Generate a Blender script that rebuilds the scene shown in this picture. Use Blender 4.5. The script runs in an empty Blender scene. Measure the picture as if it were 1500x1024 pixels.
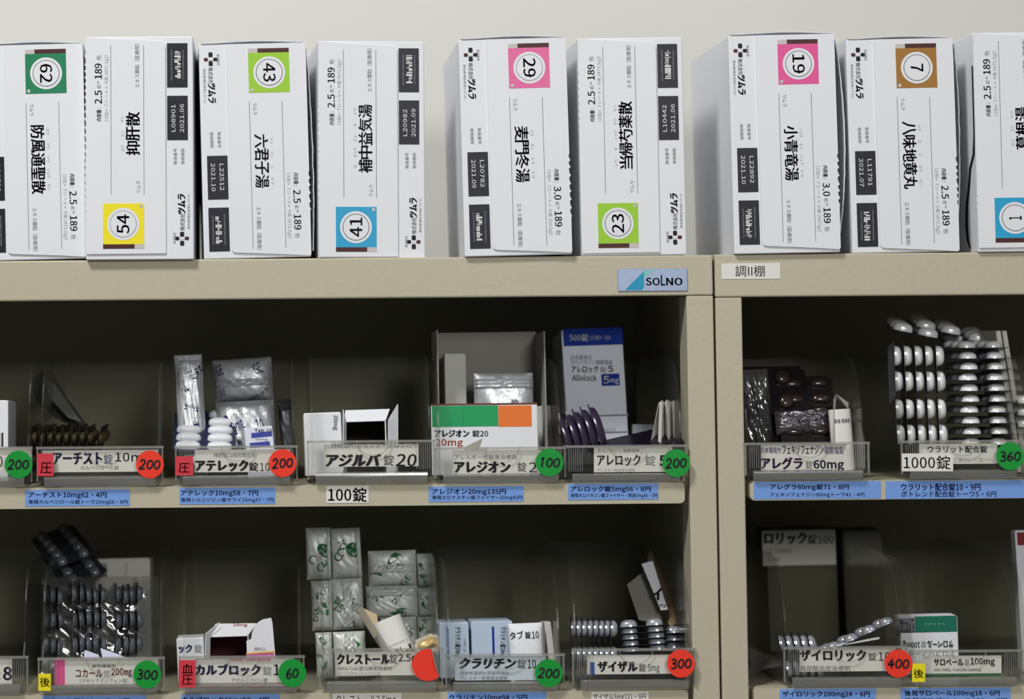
import bpy, bmesh, math, random
from mathutils import Vector, Matrix, Euler
R = random.Random(7)
PI = math.pi
S = bpy.context.scene
C = S.collection

# ------------------------------------------------------------------ camera, world, lamps, exposure
FPX, DIST, PXM = 3200.0, 1.6, 0.0005
CX, CY = 400.0, 356.0                     # optical axis in the 1500x1024 frame (the photo is an off-centre crop)
PITCH, ROLL = 0.045, 0.0085
CAM = Vector(((400 - 750) * PXM, -DIST, (512 - 500) * PXM))
cd = bpy.data.cameras.new('camera')
cam = bpy.data.objects.new('camera', cd); C.objects.link(cam)
cam.location = CAM
cam.rotation_euler = (PI / 2 + PITCH, ROLL, 0)
cd.sensor_width = 36; cd.lens = 36 * FPX / 1500
cd.shift_x = (750 - CX) / 1500; cd.shift_y = (CY - 512) / 1500
cd.clip_start = 0.05; cd.clip_end = 50
cd.dof.use_dof = True; cd.dof.focus_distance = DIST + 0.005; cd.dof.aperture_fstop = 3.4
S.camera = cam
CR = Euler((PI / 2 + PITCH, ROLL, 0)).to_matrix()

w = bpy.data.worlds.new('world'); S.world = w; w.use_nodes = True
w.node_tree.nodes['Background'].inputs[0].default_value = (0.93, 0.97, 1.0, 1)
w.node_tree.nodes['Background'].inputs[1].default_value = 0.15

def area_lamp(x, y, z, sx, sy, power, tilt=0.0):
    l = bpy.data.lights.new('area_lamp', 'AREA'); l.shape = 'RECTANGLE'; l.size = sx; l.size_y = sy
    l.energy = power; l.color = (1.0, 0.985, 0.95)
    o = bpy.data.objects.new('area_lamp', l); C.objects.link(o)
    o.location = (x, y, z); o.rotation_euler = (tilt, 0, 0)
    return o
tubes = area_lamp(-1.08, -1.5, 2.05, 0.45, 0.45, 58, 0)      # the nearest ceiling tubes, up on the left
tubes.rotation_euler = (Vector((0.0, 0, 0)) - Vector(tubes.location)).to_track_quat('-Z', 'Y').to_euler()
room = area_lamp(0.40, -2.6, 0.75, 0.5, 0.5, 21, 0)          # added fill behind the camera, no source seen, to brighten the bin contents
room.rotation_euler = (Vector((0.1, 0, 0)) - Vector(room.location)).to_track_quat('-Z', 'Y').to_euler()

S.view_settings.view_transform = 'Standard'; S.view_settings.look = 'None'
S.view_settings.exposure = 0.0; S.view_settings.gamma = 1.0
S.view_settings.use_curve_mapping = False
S.cycles.transparent_max_bounces = 32
S.cycles.max_bounces = 10

# ------------------------------------------------------------------ projection helpers
def ray(px, py):
    return CR @ Vector(((px - CX) / FPX, -(py - CY) / FPX, -1.0))
def P(px, py, Y=0.0):
    d = ray(px, py); t = (Y - CAM.y) / d.y
    return CAM + d * t

# ------------------------------------------------------------------ materials
def lin(c):
    c /= 255.0
    return c / 12.92 if c <= 0.04045 else ((c + 0.055) / 1.055) ** 2.4
_M = {}
def M(key, rgb=None, rough=0.55, metal=0.0, noise=0.0, scale=60.0, bump=0.0, spec=0.3, coat=0.0):
    if key in _M: return _M[key]
    m = bpy.data.materials.new(key); m.use_nodes = True
    nt = m.node_tree; b = nt.nodes['Principled BSDF']
    col = tuple(lin(x) for x in rgb) + (1,)
    b.inputs['Base Color'].default_value = col
    b.inputs['Roughness'].default_value = rough; b.inputs['Metallic'].default_value = metal
    b.inputs['Specular IOR Level'].default_value = spec
    b.inputs['Coat Weight'].default_value = coat
    if noise or bump:
        tc = nt.nodes.new('ShaderNodeTexCoord'); n = nt.nodes.new('ShaderNodeTexNoise')
        n.inputs['Scale'].default_value = scale; n.inputs['Detail'].default_value = 4
        nt.links.new(tc.outputs['Object'], n.inputs['Vector'])
        if noise:
            mx = nt.nodes.new('ShaderNodeMix'); mx.data_type = 'RGBA'
            mx.inputs[6].default_value = tuple(c * (1 - noise) for c in col[:3]) + (1,)
            mx.inputs[7].default_value = tuple(min(1, c * (1 + noise)) for c in col[:3]) + (1,)
            nt.links.new(n.outputs['Fac'], mx.inputs[0]); nt.links.new(mx.outputs[2], b.inputs['Base Color'])
        if bump:
            bp = nt.nodes.new('ShaderNodeBump'); bp.inputs['Strength'].default_value = bump
            bp.inputs['Distance'].default_value = 0.002
            nt.links.new(n.outputs['Fac'], bp.inputs['Height']); nt.links.new(bp.outputs['Normal'], b.inputs['Normal'])
    _M[key] = m
    return m
def clear(key, tint, gloss=0.06, haze=0.03, rough=0.1, hazecol=(0.6, 0.6, 0.58)):
    if key in _M: return _M[key]
    m = bpy.data.materials.new(key); m.use_nodes = True
    nt = m.node_tree; nt.nodes.clear()
    out = nt.nodes.new('ShaderNodeOutputMaterial')
    tr = nt.nodes.new('ShaderNodeBsdfTransparent'); tr.inputs[0].default_value = (*tint, 1)
    gl = nt.nodes.new('ShaderNodeBsdfGlossy'); gl.inputs['Roughness'].default_value = rough
    gl.inputs['Color'].default_value = (0.9, 0.9, 0.9, 1)
    df = nt.nodes.new('ShaderNodeBsdfDiffuse'); df.inputs[0].default_value = (*hazecol, 1)
    lw = nt.nodes.new('ShaderNodeLayerWeight'); lw.inputs[0].default_value = 0.4
    pw = nt.nodes.new('ShaderNodeMath'); pw.operation = 'POWER'; pw.inputs[1].default_value = 3
    ad = nt.nodes.new('ShaderNodeMath'); ad.operation = 'MULTIPLY_ADD'; ad.inputs[1].default_value = 0.5; ad.inputs[2].default_value = gloss
    ad.use_clamp = True
    nt.links.new(lw.outputs['Facing'], pw.inputs[0]); nt.links.new(pw.outputs[0], ad.inputs[0])
    m1 = nt.nodes.new('ShaderNodeMixShader'); m1.inputs[0].default_value = haze
    nt.links.new(tr.outputs[0], m1.inputs[1]); nt.links.new(df.outputs[0], m1.inputs[2])
    m2 = nt.nodes.new('ShaderNodeMixShader'); nt.links.new(ad.outputs[0], m2.inputs[0])
    nt.links.new(m1.outputs[0], m2.inputs[1]); nt.links.new(gl.outputs[0], m2.inputs[2])
    nt.links.new(m2.outputs[0], out.inputs[0])
    _M[key] = m
    return m

WALL = M('wall_paint', (216, 216, 212), 0.8, noise=0.03, scale=3, bump=0.05)
BEIGE = M('beige_enamel', (186, 179, 158), 0.45, noise=0.035, scale=220, bump=0.08)
BEIGE_D = M('beige_enamel_edge', (120, 114, 98), 0.6)
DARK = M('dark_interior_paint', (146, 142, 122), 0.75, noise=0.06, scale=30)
CARD = M('white_card', (226, 228, 234), 0.5, noise=0.012, scale=40)
CARD_SIDE = M('white_card_side', (214, 216, 220), 0.6)
KRAFT = M('grey_board', (172, 168, 158), 0.8, noise=0.05, scale=120)
PAPER = M('label_paper', (224, 223, 218), 0.6)
INK = M('black_ink', (26, 27, 34), 0.6)
GREY = M('grey_ink', (120, 122, 128), 0.6)
LGREY = M('pale_grey_ink', (165, 167, 172), 0.6)
NAVYP = M('navy_print', (28, 29, 42), 0.45)
BROWN = M('brown_print', (74, 38, 34), 0.5)
WINK = M('white_ink', (222, 222, 224), 0.5)
NAVY = M('navy_ink', (34, 36, 104), 0.5)
BLUE_LABEL = M('blue_label_paper', (116, 156, 222), 0.6)
BLUE_INK = M('blue_label_ink', (30, 56, 130), 0.6)
RED = M('red_sticker', (236, 58, 38), 0.5)
GREEN = M('green_sticker', (12, 146, 52), 0.5)
YELLOW = M('yellow_tag', (236, 220, 36), 0.55)
REDTAG = M('red_tag', (206, 58, 72), 0.55)
CLEAR = clear('clear_plastic', (0.93, 0.935, 0.92), gloss=0.015, haze=0.008, rough=0.22)
CLEARF = clear('clear_plastic_front', (0.975, 0.975, 0.965), gloss=0.02, haze=0.012, rough=0.12)
LEDGE = clear('clear_plastic_ledge', (0.74, 0.74, 0.71), gloss=0.16, haze=0.16, rough=0.22)
RIM = clear('clear_plastic_edge', (0.86, 0.86, 0.84), gloss=0.10, haze=0.22, rough=0.2)
BAG = clear('clear_bag', (0.90, 0.90, 0.89), gloss=0.10, haze=0.05, rough=0.1)
BAGTHIN = clear('thin_clear_film', (0.84, 0.84, 0.82), gloss=0.06, haze=0.10, rough=0.2)
FOIL = M('silver_foil', (200, 203, 208), 0.38, 0.55, noise=0.1, scale=90, bump=0.55)
FOIL_D = M('dull_foil', (120, 122, 128), 0.35, 0.8, noise=0.15, scale=90, bump=0.5)
FOILW = M('pale_foil', (214, 218, 215), 0.42, 0.25, noise=0.05, scale=90, bump=0.3)
BFOIL = M('dark_blister_foil', (40, 42, 62), 0.35, 0.4)
SILVER = M('silver_pocket', (240, 241, 243), 0.28, 0.12, coat=0.4)
PURPLE = M('purple_pocket', (52, 40, 66), 0.2, 0.1, coat=0.6)
DKBROWN = M('dark_brown_film', (38, 33, 28), 0.3, 0.2)
GOLD = M('gold_edge', (86, 76, 52), 0.45, 0.3)
WHITE_TAB = M('white_tablet', (228, 230, 236), 0.4)
GPRINT = M('green_print', (40, 104, 62), 0.5)
MAROON = M('maroon_print', (92, 30, 40), 0.6)

# ------------------------------------------------------------------ text as mesh
import os
try:                                        # the sans-serif CJK face that ships inside Blender itself
    FONT = bpy.data.fonts.load(os.path.join(bpy.utils.resource_path('LOCAL'), 'datafiles', 'fonts', 'Noto Sans CJK Regular.woff2'))
except Exception:
    FONT = None
_T = {}
def _run(s, font):
    c = bpy.data.curves.new('text', 'FONT'); c.body = s; c.resolution_u = 2
    if font: c.font = font
    o = bpy.data.objects.new('text', c)
    m = bpy.data.meshes.new_from_object(o)
    vs = [(v.co.x, v.co.y) for v in m.vertices]; fs = [tuple(p.vertices) for p in m.polygons]
    bpy.data.objects.remove(o); bpy.data.curves.remove(c); bpy.data.meshes.remove(m)
    return vs, fs
FK = 0.735 / max(q for p, q in _run('H', FONT)[0])     # same cap height as the kana beside it
def glyphs(s):
    if s not in _T:
        runs = []
        for ch in s:
            k = ord(ch) < 128
            if runs and runs[-1][0] == k: runs[-1][1] += ch
            else: runs.append([k, ch])
        vs, fs, x = [], [], 0.0
        for k, r in runs:
            a, f = _run(r, FONT if k else None)
            if k and FONT: a = [(p * FK, q * FK) for p, q in a]
            n = len(vs); vs += [(p + x, q) for p, q in a]; fs += [tuple(i + n for i in t) for t in f]
            x += len(r) * 1.0 if not k else (max((p for p, q in a), default=0.2) + 0.07)
        x0 = min(v[0] for v in vs); x1 = max(v[0] for v in vs); y0 = min(v[1] for v in vs); y1 = max(v[1] for v in vs)
        _T[s] = ([((p - x0) / (x1 - x0), (q - y0) / max(1e-6, y1 - y0)) for p, q in vs], fs)
    return _T[s]
STROKES = {
 '0': [[(.5, 1), (.2, .85), (.08, .5), (.2, .12), (.5, 0), (.82, .15), (.92, .5), (.8, .88), (.45, 1)]],
 '1': [[(.3, .78), (.55, 1), (.5, .5), (.48, 0)]],
 '2': [[(.1, .75), (.3, .98), (.7, .95), (.8, .7), (.5, .35), (.08, .03), (.5, .06), (.95, .02)]],
 '3': [[(.12, .88), (.45, 1), (.8, .85), (.7, .62), (.38, .52), (.75, .45), (.9, .22), (.6, .02), (.1, .08)]],
 '4': [[(.55, 1), (.3, .65), (.05, .35), (.95, .42)], [(.68, .75), (.62, .4), (.6, 0)]],
 '6': [[(.75, 1), (.35, .75), (.12, .4), (.2, .08), (.55, 0), (.88, .18), (.8, .42), (.5, .5), (.18, .3)]],
}

# ------------------------------------------------------------------ frames: a plane standing in the place
class Fr:
    """o origin, x right, y up, n toward the viewer (unit vectors)."""
    def __init__(s, o, x, y):
        s.o = Vector(o); s.x = Vector(x).normalized(); s.y = Vector(y); s.y = (s.y - s.x * s.y.dot(s.x)).normalized()
        s.n = s.x.cross(s.y).normalized(); s.W = s.H = 0
    def p(s, u, v, w=0.0): return s.o + s.x * u + s.y * v + s.n * w
    def hit(s, px, py):
        d = ray(px, py); t = (s.o - CAM).dot(s.n) / d.dot(s.n)
        q = CAM + d * t - s.o
        return q.dot(s.x), q.dot(s.y)
    def sub(s, u, v, w=0.0, a=0.0):
        x = s.x * math.cos(a) + s.y * math.sin(a); y = s.y * math.cos(a) - s.x * math.sin(a)
        return Fr(s.p(u, v, w), x, y)
def face(bl, br, tl, Y, yaw=0.0, tilt=0.0):
    """Plane standing at depth Y through the seen corners (pixels) of a thing's front; yaw turns it, tilt leans its top back."""
    n = Vector((math.sin(yaw) * math.cos(tilt), -math.cos(yaw) * math.cos(tilt), math.sin(tilt)))
    o = P(bl[0], bl[1], Y)
    def h(q):
        d = ray(*q); return CAM + d * ((o - CAM).dot(n) / d.dot(n))
    b, t = h(br), h(tl)
    f = Fr(o, b - o, t - o)
    f.W = (b - o).length; f.H = (t - o).dot(f.y)
    return f
def rect(x0, y0, x1, y1, Y, yaw=0.0, tilt=0.0):
    return face((x0, y1), (x1, y1), (x0, y0), Y, yaw, tilt)

# ------------------------------------------------------------------ mesh builder
class MB:
    def __init__(s): s.v = []; s.f = []; s.m = []; s.mats = []; s.sm = []
    def mi(s, m):
        if m not in s.mats: s.mats.append(m)
        return s.mats.index(m)
    def add(s, vs, fs, m, smooth=False):
        b = len(s.v); s.v += [Vector(v) for v in vs]; i = s.mi(m)
        for f in fs: s.f.append([b + k for k in f]); s.m.append(i); s.sm.append(smooth)
    def bm(s, bm, fn, m, smooth=False):
        bm.verts.index_update()
        s.add([fn(v.co) for v in bm.verts], [[v.index for v in f.verts] for f in bm.faces], m, smooth); bm.free()
    def box(s, F, u0, u1, v0, v1, w0, w1, m, bev=0.0, seg=2):
        bm = bmesh.new(); bmesh.ops.create_cube(bm, size=1)
        for v in bm.verts:
            v.co = Vector(((u0 + u1) / 2 + v.co.x * (u1 - u0), (v0 + v1) / 2 + v.co.y * (v1 - v0), (w0 + w1) / 2 + v.co.z * (w1 - w0)))
        if bev:
            bmesh.ops.bevel(bm, geom=list(bm.edges), offset=bev, segments=seg, affect='EDGES', profile=0.5)
        s.bm(bm, lambda c: F.p(c.x, c.y, c.z), m)
    def prism(s, F, pts, w0, w1, m, side=None, top=True):
        n = len(pts)
        vs = [F.p(u, v, w1) for u, v in pts] + [F.p(u, v, w0) for u, v in pts]
        s.add(vs, [list(range(n)), list(range(2 * n - 1, n - 1, -1))], m)
        s.add(vs, [[i, n + i, n + (i + 1) % n, (i + 1) % n] for i in range(n)], side or m)
    def wallprism(s, F, prof, u0, u1, m):
        """profile in (w, v), extruded along u"""
        n = len(prof)
        vs = [F.p(u0, v, w_) for w_, v in prof] + [F.p(u1, v, w_) for w_, v in prof]
        s.add(vs, [list(range(n)), list(range(2 * n - 1, n - 1, -1))] + [[i, n + i, n + (i + 1) % n, (i + 1) % n] for i in range(n)], m)
    def quad(s, a, b, c, d, m): s.add([a, b, c, d], [[0, 1, 2, 3]], m)
    def rect(s, F, u0, v0, u1, v1, w_, m): s.quad(F.p(u0, v0, w_), F.p(u1, v0, w_), F.p(u1, v1, w_), F.p(u0, v1, w_), m)
    def prect(s, F, x0, y0, x1, y1, w_, m):           # a printed patch given by its place in the photograph, laid on F
        a, b, c = F.hit(x0, y1), F.hit(x1, y1), F.hit(x0, y0)
        u1, v1 = b[0], c[1]
        s.rect(F, (a[0] + c[0]) / 2, (a[1] + b[1]) / 2, u1, v1, w_, m)
    def text(s, t, fn, m, bold=0.0, slant=0.0):
        vs, fs = glyphs(t)
        da, db = bold * 2.5 / max(1, len(t)), bold * 1.25
        for oa, ob in (((-da, 0), (da, 0), (0, -db), (0, db)) if bold else ((0, 0),)):
            s.add([fn(a + oa + slant * (b - .5), b + ob) for a, b in vs], fs, m)
    def ptext(s, F, t, x0, y0, x1, y1, w_, m, bold=0.0, slant=0.0):
        u0, v0 = F.hit(x0, y1); u1, _ = F.hit(x1, y1); _, v1 = F.hit(x0, y0); _, vr = F.hit(x1, y1)
        s.text(t, lambda a, b: F.p(u0 + a * (u1 - u0), v0 + a * (vr - v0) + b * (v1 - v0), w_), m, bold, slant)
    def poly(s, F, cu, cv, r, w_, m, n=32, r2=None, sy=1.0):
        o = [F.p(cu + r * math.cos(2 * PI * i / n), cv + sy * r * math.sin(2 * PI * i / n), w_) for i in range(n)]
        if r2 is None: s.add(o, [list(range(n))], m)
        else:
            q = [F.p(cu + r2 * math.cos(2 * PI * i / n), cv + sy * r2 * math.sin(2 * PI * i / n), w_) for i in range(n)]
            s.add(o + q, [[i, (i + 1) % n, n + (i + 1) % n, n + i] for i in range(n)], m)
    def disc(s, F, cu, cv, r, w0, w1, m, n=40):
        s.prism(F, [(cu + r * math.cos(2 * PI * i / n), cv + r * math.sin(2 * PI * i / n)) for i in range(n)], w0, w1, m)
    def stroke(s, pts, wd, n, m):
        """flat pen line through world points, n = surface normal"""
        L = []
        for i, p in enumerate(pts):
            t = (pts[min(i + 1, len(pts) - 1)] - pts[max(i - 1, 0)]).normalized()
            q = n.cross(t) * wd / 2; L.append((p + q, p - q))
        for i in range(len(L) - 1): s.quad(L[i][0], L[i][1], L[i + 1][1], L[i + 1][0], m)
    def handwriting(s, F, t, cu, cv, wid, hgt, w_, m, pen=0.0011, rot=0.06):
        n = len(t); cw = wid / n; ca, sa = math.cos(rot), math.sin(rot)
        for k, ch in enumerate(t):
            for st in STROKES[ch]:
                fine = []
                for i in range(len(st) - 1):
                    p0 = st[max(i - 1, 0)]; p1 = st[i]; p2 = st[i + 1]; p3 = st[min(i + 2, len(st) - 1)]
                    for q in range(5):
                        x = q / 5
                        fine.append(tuple(0.5 * (2 * p1[j] + (p2[j] - p0[j]) * x + (2 * p0[j] - 5 * p1[j] + 4 * p2[j] - p3[j]) * x * x + (3 * p1[j] - p0[j] - 3 * p2[j] + p3[j]) * x ** 3) for j in (0, 1)))
                fine.append(st[-1])
                pts = []
                for a, b in fine:
                    a2 = -wid / 2 + cw * (k + 0.08 + 0.84 * a) + 0.12 * hgt * (b - .5); b2 = (b - .5) * hgt * (1 if k == 0 else 0.86)
                    pts.append(F.p(cu + a2 * ca - b2 * sa, cv + a2 * sa + b2 * ca, w_))
                s.stroke(pts, pen, F.n, m)
    def build(s, name, parent=None, bevel=0.0):
        me = bpy.data.meshes.new(name)
        base = parent.matrix_world_loc if False else (wloc(parent) if parent else Vector((0, 0, 0)))
        if parent is None:
            lo = Vector((min(v.x for v in s.v), min(v.y for v in s.v), min(v.z for v in s.v)))
            hi = Vector((max(v.x for v in s.v), max(v.y for v in s.v), max(v.z for v in s.v)))
            base = Vector(((lo.x + hi.x) / 2, (lo.y + hi.y) / 2, lo.z))
        me.from_pydata([v - base for v in s.v], [], s.f)
        for m in s.mats: me.materials.append(m)
        me.polygons.foreach_set('material_index', s.m); me.polygons.foreach_set('use_smooth', s.sm)
        me.update()
        o = bpy.data.objects.new(name, me); C.objects.link(o)
        if parent: o.parent = parent
        else: o.location = base
        return o
def wloc(o):
    v = Vector(o.location)
    while o.parent: o = o.parent; v += o.location
    return v
def thing(name, loc, label, cat, group=None):
    o = bpy.data.objects.new(name, None); C.objects.link(o); o.location = loc; o.empty_display_size = 0.01
    return tag(o, label, cat, group)
def tag(o, label, cat, group=None):
    o['label'] = label; o['category'] = cat
    if group: o['group'] = group
    return o
def struct(o): o['kind'] = 'structure'; return o
WF = Fr((0, 0, 0), (1, 0, 0), (0, 0, 1))      # world frame: u=X, v=Z, w=-Y

# ------------------------------------------------------------------ the room: wall and floor
ZTOP = P(500, 378).z
mb = MB(); mb.box(WF, -3.0, 3.0, -1.75, 1.6, -0.42, -0.32, WALL); struct(mb.build('wall_back'))
mb = MB(); mb.box(WF, -3.0, 3.0, -1.80, -1.75, -0.42, 3.0, M('floor_vinyl', (168, 164, 154), 0.5, noise=0.05, scale=12)); struct(mb.build('floor'))

# ------------------------------------------------------------------ cabinets
DEP = 0.265
def price_label(parent, F, x0, y0, x1, y1, mat, lines, ink):
    mb = MB()
    pts = [F.hit(x0, y1), F.hit(x1, y1 - (x1 - x0) * .008), F.hit(x1, y0 - (x1 - x0) * .008), F.hit(x0, y0)]
    mb.prism(F, pts, 0.0001, 0.0004, mat)
    for t, a0, b0, a1, b1, bo in lines: mb.ptext(F, t, a0, b0, a1, b1, 0.0006, ink, bo)
    return mb.build('price_label', parent)
def cabinet(xl, xr, pw_l, pw_r, label, zt, zh, shelves, lip_l, lip_r, lips):
    """xl..xr outer sides, pw post widths (0 = beyond the picture), zt top, zh underside of the header, shelves = (top z, bottom z)"""
    t = thing('medicine_cabinet', ((xl + xr) / 2, 0.1, -1.75), label, 'cabinet')
    mb = MB(); mb.box(WF, xl, xr, zh, zt, -0.018, 0.0, BEIGE, 0.0012); hd = mb.build('header', t)
    mb = MB(); mb.box(WF, xl, xr, zt - 0.004, zt - 0.0006, -DEP, -0.016, BEIGE); mb.build('top_panel', t)
    for a, b in ((xl, xl + pw_l), (xr - pw_r, xr)):
        mb = MB(); mb.box(WF, a, b, -1.75, zh - 0.0004, -0.03, 0.0, BEIGE, 0.001); mb.build('post', t)
    for a, b in ((xl + 0.001, xl + pw_l * .7), (xr - pw_r * .7, xr - 0.001)):
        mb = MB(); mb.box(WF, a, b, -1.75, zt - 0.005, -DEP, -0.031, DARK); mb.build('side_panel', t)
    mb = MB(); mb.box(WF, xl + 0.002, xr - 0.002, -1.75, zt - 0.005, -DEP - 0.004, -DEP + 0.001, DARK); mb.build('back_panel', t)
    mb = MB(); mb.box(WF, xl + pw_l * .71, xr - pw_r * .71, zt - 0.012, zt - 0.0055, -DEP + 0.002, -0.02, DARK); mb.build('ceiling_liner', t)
    mb = MB(); mb.box(WF, xl + pw_l, xr - pw_r, -1.75, shelves[-1][0] - 0.06, -0.02, -0.001, BEIGE, 0.001); mb.build('lower_panel', t)
    out = []
    for za, zb in shelves:
        mb = MB()
        a, b, r = lip_l, lip_r, 0.0035
        pts = []
        for cx, cz, a0 in ((b - r, za - r, 0), (a + r, za - r, 90), (a + r, zb + r, 180), (b - r, zb + r, 270)):
            for k in range(7):
                an = math.radians(a0 + 15 * k); pts.append((cx + r * math.cos(an), cz + r * math.sin(an)))
        mb.prism(WF, pts, -0.014, 0.0, BEIGE)
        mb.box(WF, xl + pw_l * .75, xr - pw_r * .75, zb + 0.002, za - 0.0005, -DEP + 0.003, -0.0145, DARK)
        out.append(mb.build('shelf', t))
    return t, hd, out
XL2 = P(1049.5, 700).x
ZH = P(500, 437).z
Z1A, Z1B = P(500, 710.5).z, P(500, 741.5).z
Z2A, Z2B = P(500, 1014.5).z, P(500, 1044).z
cab1, head1, (sh1a, sh1b) = cabinet(P(-420, 700).x, XL2, 0.02, XL2 - P(1010, 700).x,
    'beige steel medicine cabinet on the left with two rows of five full bins', ZTOP, ZH, [(Z1A, Z1B), (Z2A, Z2B)], P(-390, 700).x, P(1003, 725).x, None)
ZT2, ZHR = P(1200, 371.5).z, P(1200, 434).z
W1A, W1B = P(1200, 704.5).z, P(1200, 732.5).z
W2A, W2B = P(1200, 1007.5).z, P(1200, 1037).z
XR0 = XL2 + 0.0016
cab2, head2, (sh2a, sh2b) = cabinet(XR0, P(1920, 700).x, P(1091.5, 700).x - XR0, 0.02,
    'beige steel medicine cabinet on the right, cut off by the picture edge', ZT2, ZHR, [(W1A, W1B), (W2A, W2B)], P(1099, 720).x, P(1890, 720).x, None)
# name plate and paper label on the headers
F0 = WF
mb = MB(); pl = M('plate_blue_grey', (150, 164, 190), 0.3, 0.35, noise=0.12, scale=300)
a = F0.hit(905, 427); b = F0.hit(1007, 426); c = F0.hit(905, 394)
mb.box(F0, a[0], b[0], a[1], c[1], 0.0001, 0.0010, pl, 0.0003, 1)
def pp(pts): return [F0.p(*F0.hit(*q), 0.0012) for q in pts]
mb.add(pp([(915, 425), (940, 425), (943, 421), (943, 397)]), [[0, 1, 2, 3]], M('plate_cyan', (18, 146, 188), 0.4))
mb.add(pp([(943, 397), (958, 396), (950, 401), (943, 408)]), [[0, 1, 2, 3]], M('plate_mint', (120, 196, 190), 0.4))
mb.ptext(F0, 'SO', 946, 407, 966, 418, 0.0012, INK, 0.02)
mb.ptext(F0, 'L', 968, 403, 974, 418, 0.0012, M('plate_blue', (26, 96, 150), 0.4), 0.03)
mb.ptext(F0, 'NO', 976, 407, 999, 418, 0.0012, INK, 0.02)
mb.build('name_plate', head1)
mb = MB(); a = F0.hit(1057, 409); b = F0.hit(1143, 408); c = F0.hit(1057, 386)
mb.box(F0, a[0], b[0], a[1], c[1], 0.0001, 0.0004, PAPER)
mb.ptext(F0, '調Ⅱ棚', 1077, 389, 1120, 405, 0.0006, INK)
mb.build('paper_label', head2)
def bl(parent, x0, y0, x1, y1, t1, e1, t2, e2, off=2, h1=8, h2=7):
    yy = lambda x: -(x - x0) * .008
    price_label(parent, F0, x0, y0, x1, y1, BLUE_LABEL,
                [(t1, x0 + off, y0 + 3, e1, y0 + 3 + h1 + 1.5, 0.012), (t2, x0 + off, y1 - 3 - h2, e2, y1 - 3, 0.004)], BLUE_INK)
bl(sh1a, 37, 718, 190, 742, 'アーチスト10mg62・4円', 156, '後発カルベジロール錠トーワ10mg26・8円', 187, 5)
bl(sh1a, 263, 715, 403, 739, 'アテレック10mg58・7円', 378, '後発シルニジピン錠サワイ10mg37・7円', 401)
price_label(sh1a, F0, 478, 712, 540, 737, PAPER, [('100錠', 481, 714, 537, 735, 0.01)], INK)
bl(sh1a, 628, 713, 767, 735.5, 'アレジオン20mg135円', 741, '後発エピナスチン錠ファイザー20mg42円', 765, 5)
bl(sh1a, 832, 709, 964, 732.5, 'アレロック錠5mg56・8円', 953, '後発オロパタジン錠ファイザー・明治5mg30・5円', 963, 4)
bl(sh2a, 1104, 706, 1290, 731.5, 'アレグラ60mg錠71・8円', 1243, 'フェキソフェナジン60mgトーワ41・4円', 1266, 24)
bl(sh2a, 1297, 705, 1560, 731, 'ウラリット配合錠10・9円', 1436, 'ポトレンド配合錠トーワ5・6円', 1459, 23, 9, 9)
bl(sh1b, 62, 1019.5, 214, 1042, 'コカール錠200mg7・8円', 190, '後発カロナール錠200mg7・8円', 205)
bl(sh1b, 265, 1017.5, 410, 1040, 'カルブロック16mg58・4円', 394, '後発アゼルニジピン錠16mg26・1円', 405)
price_label(sh1b, F0, 487, 1015.5, 588, 1040, PAPER, [('クレストール2.5mg', 492, 1018, 580, 1034, 0.0)], INK)
bl(sh1b, 656, 1014.5, 800, 1038, 'クラリチン10mg94・5円', 772, '後発ロラタジン錠10mg35円', 790)
price_label(sh1b, F0, 866, 1013.5, 950, 1037, PAPER, [('ザイザル5mg121・9円', 869, 1016, 946, 1027, 0.0)], INK)
bl(sh2b, 1142, 1009.5, 1283, 1033, 'ザイロリック100mg24・6円', 1274, '後発アロプリノール錠100mg7・8円', 1280, 4)
bl(sh2b, 1319, 1008, 1480, 1032, '後発サロベール100mg18・6円', 1464, '後発アロプリノール100mg7円', 1475, 6)

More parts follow.
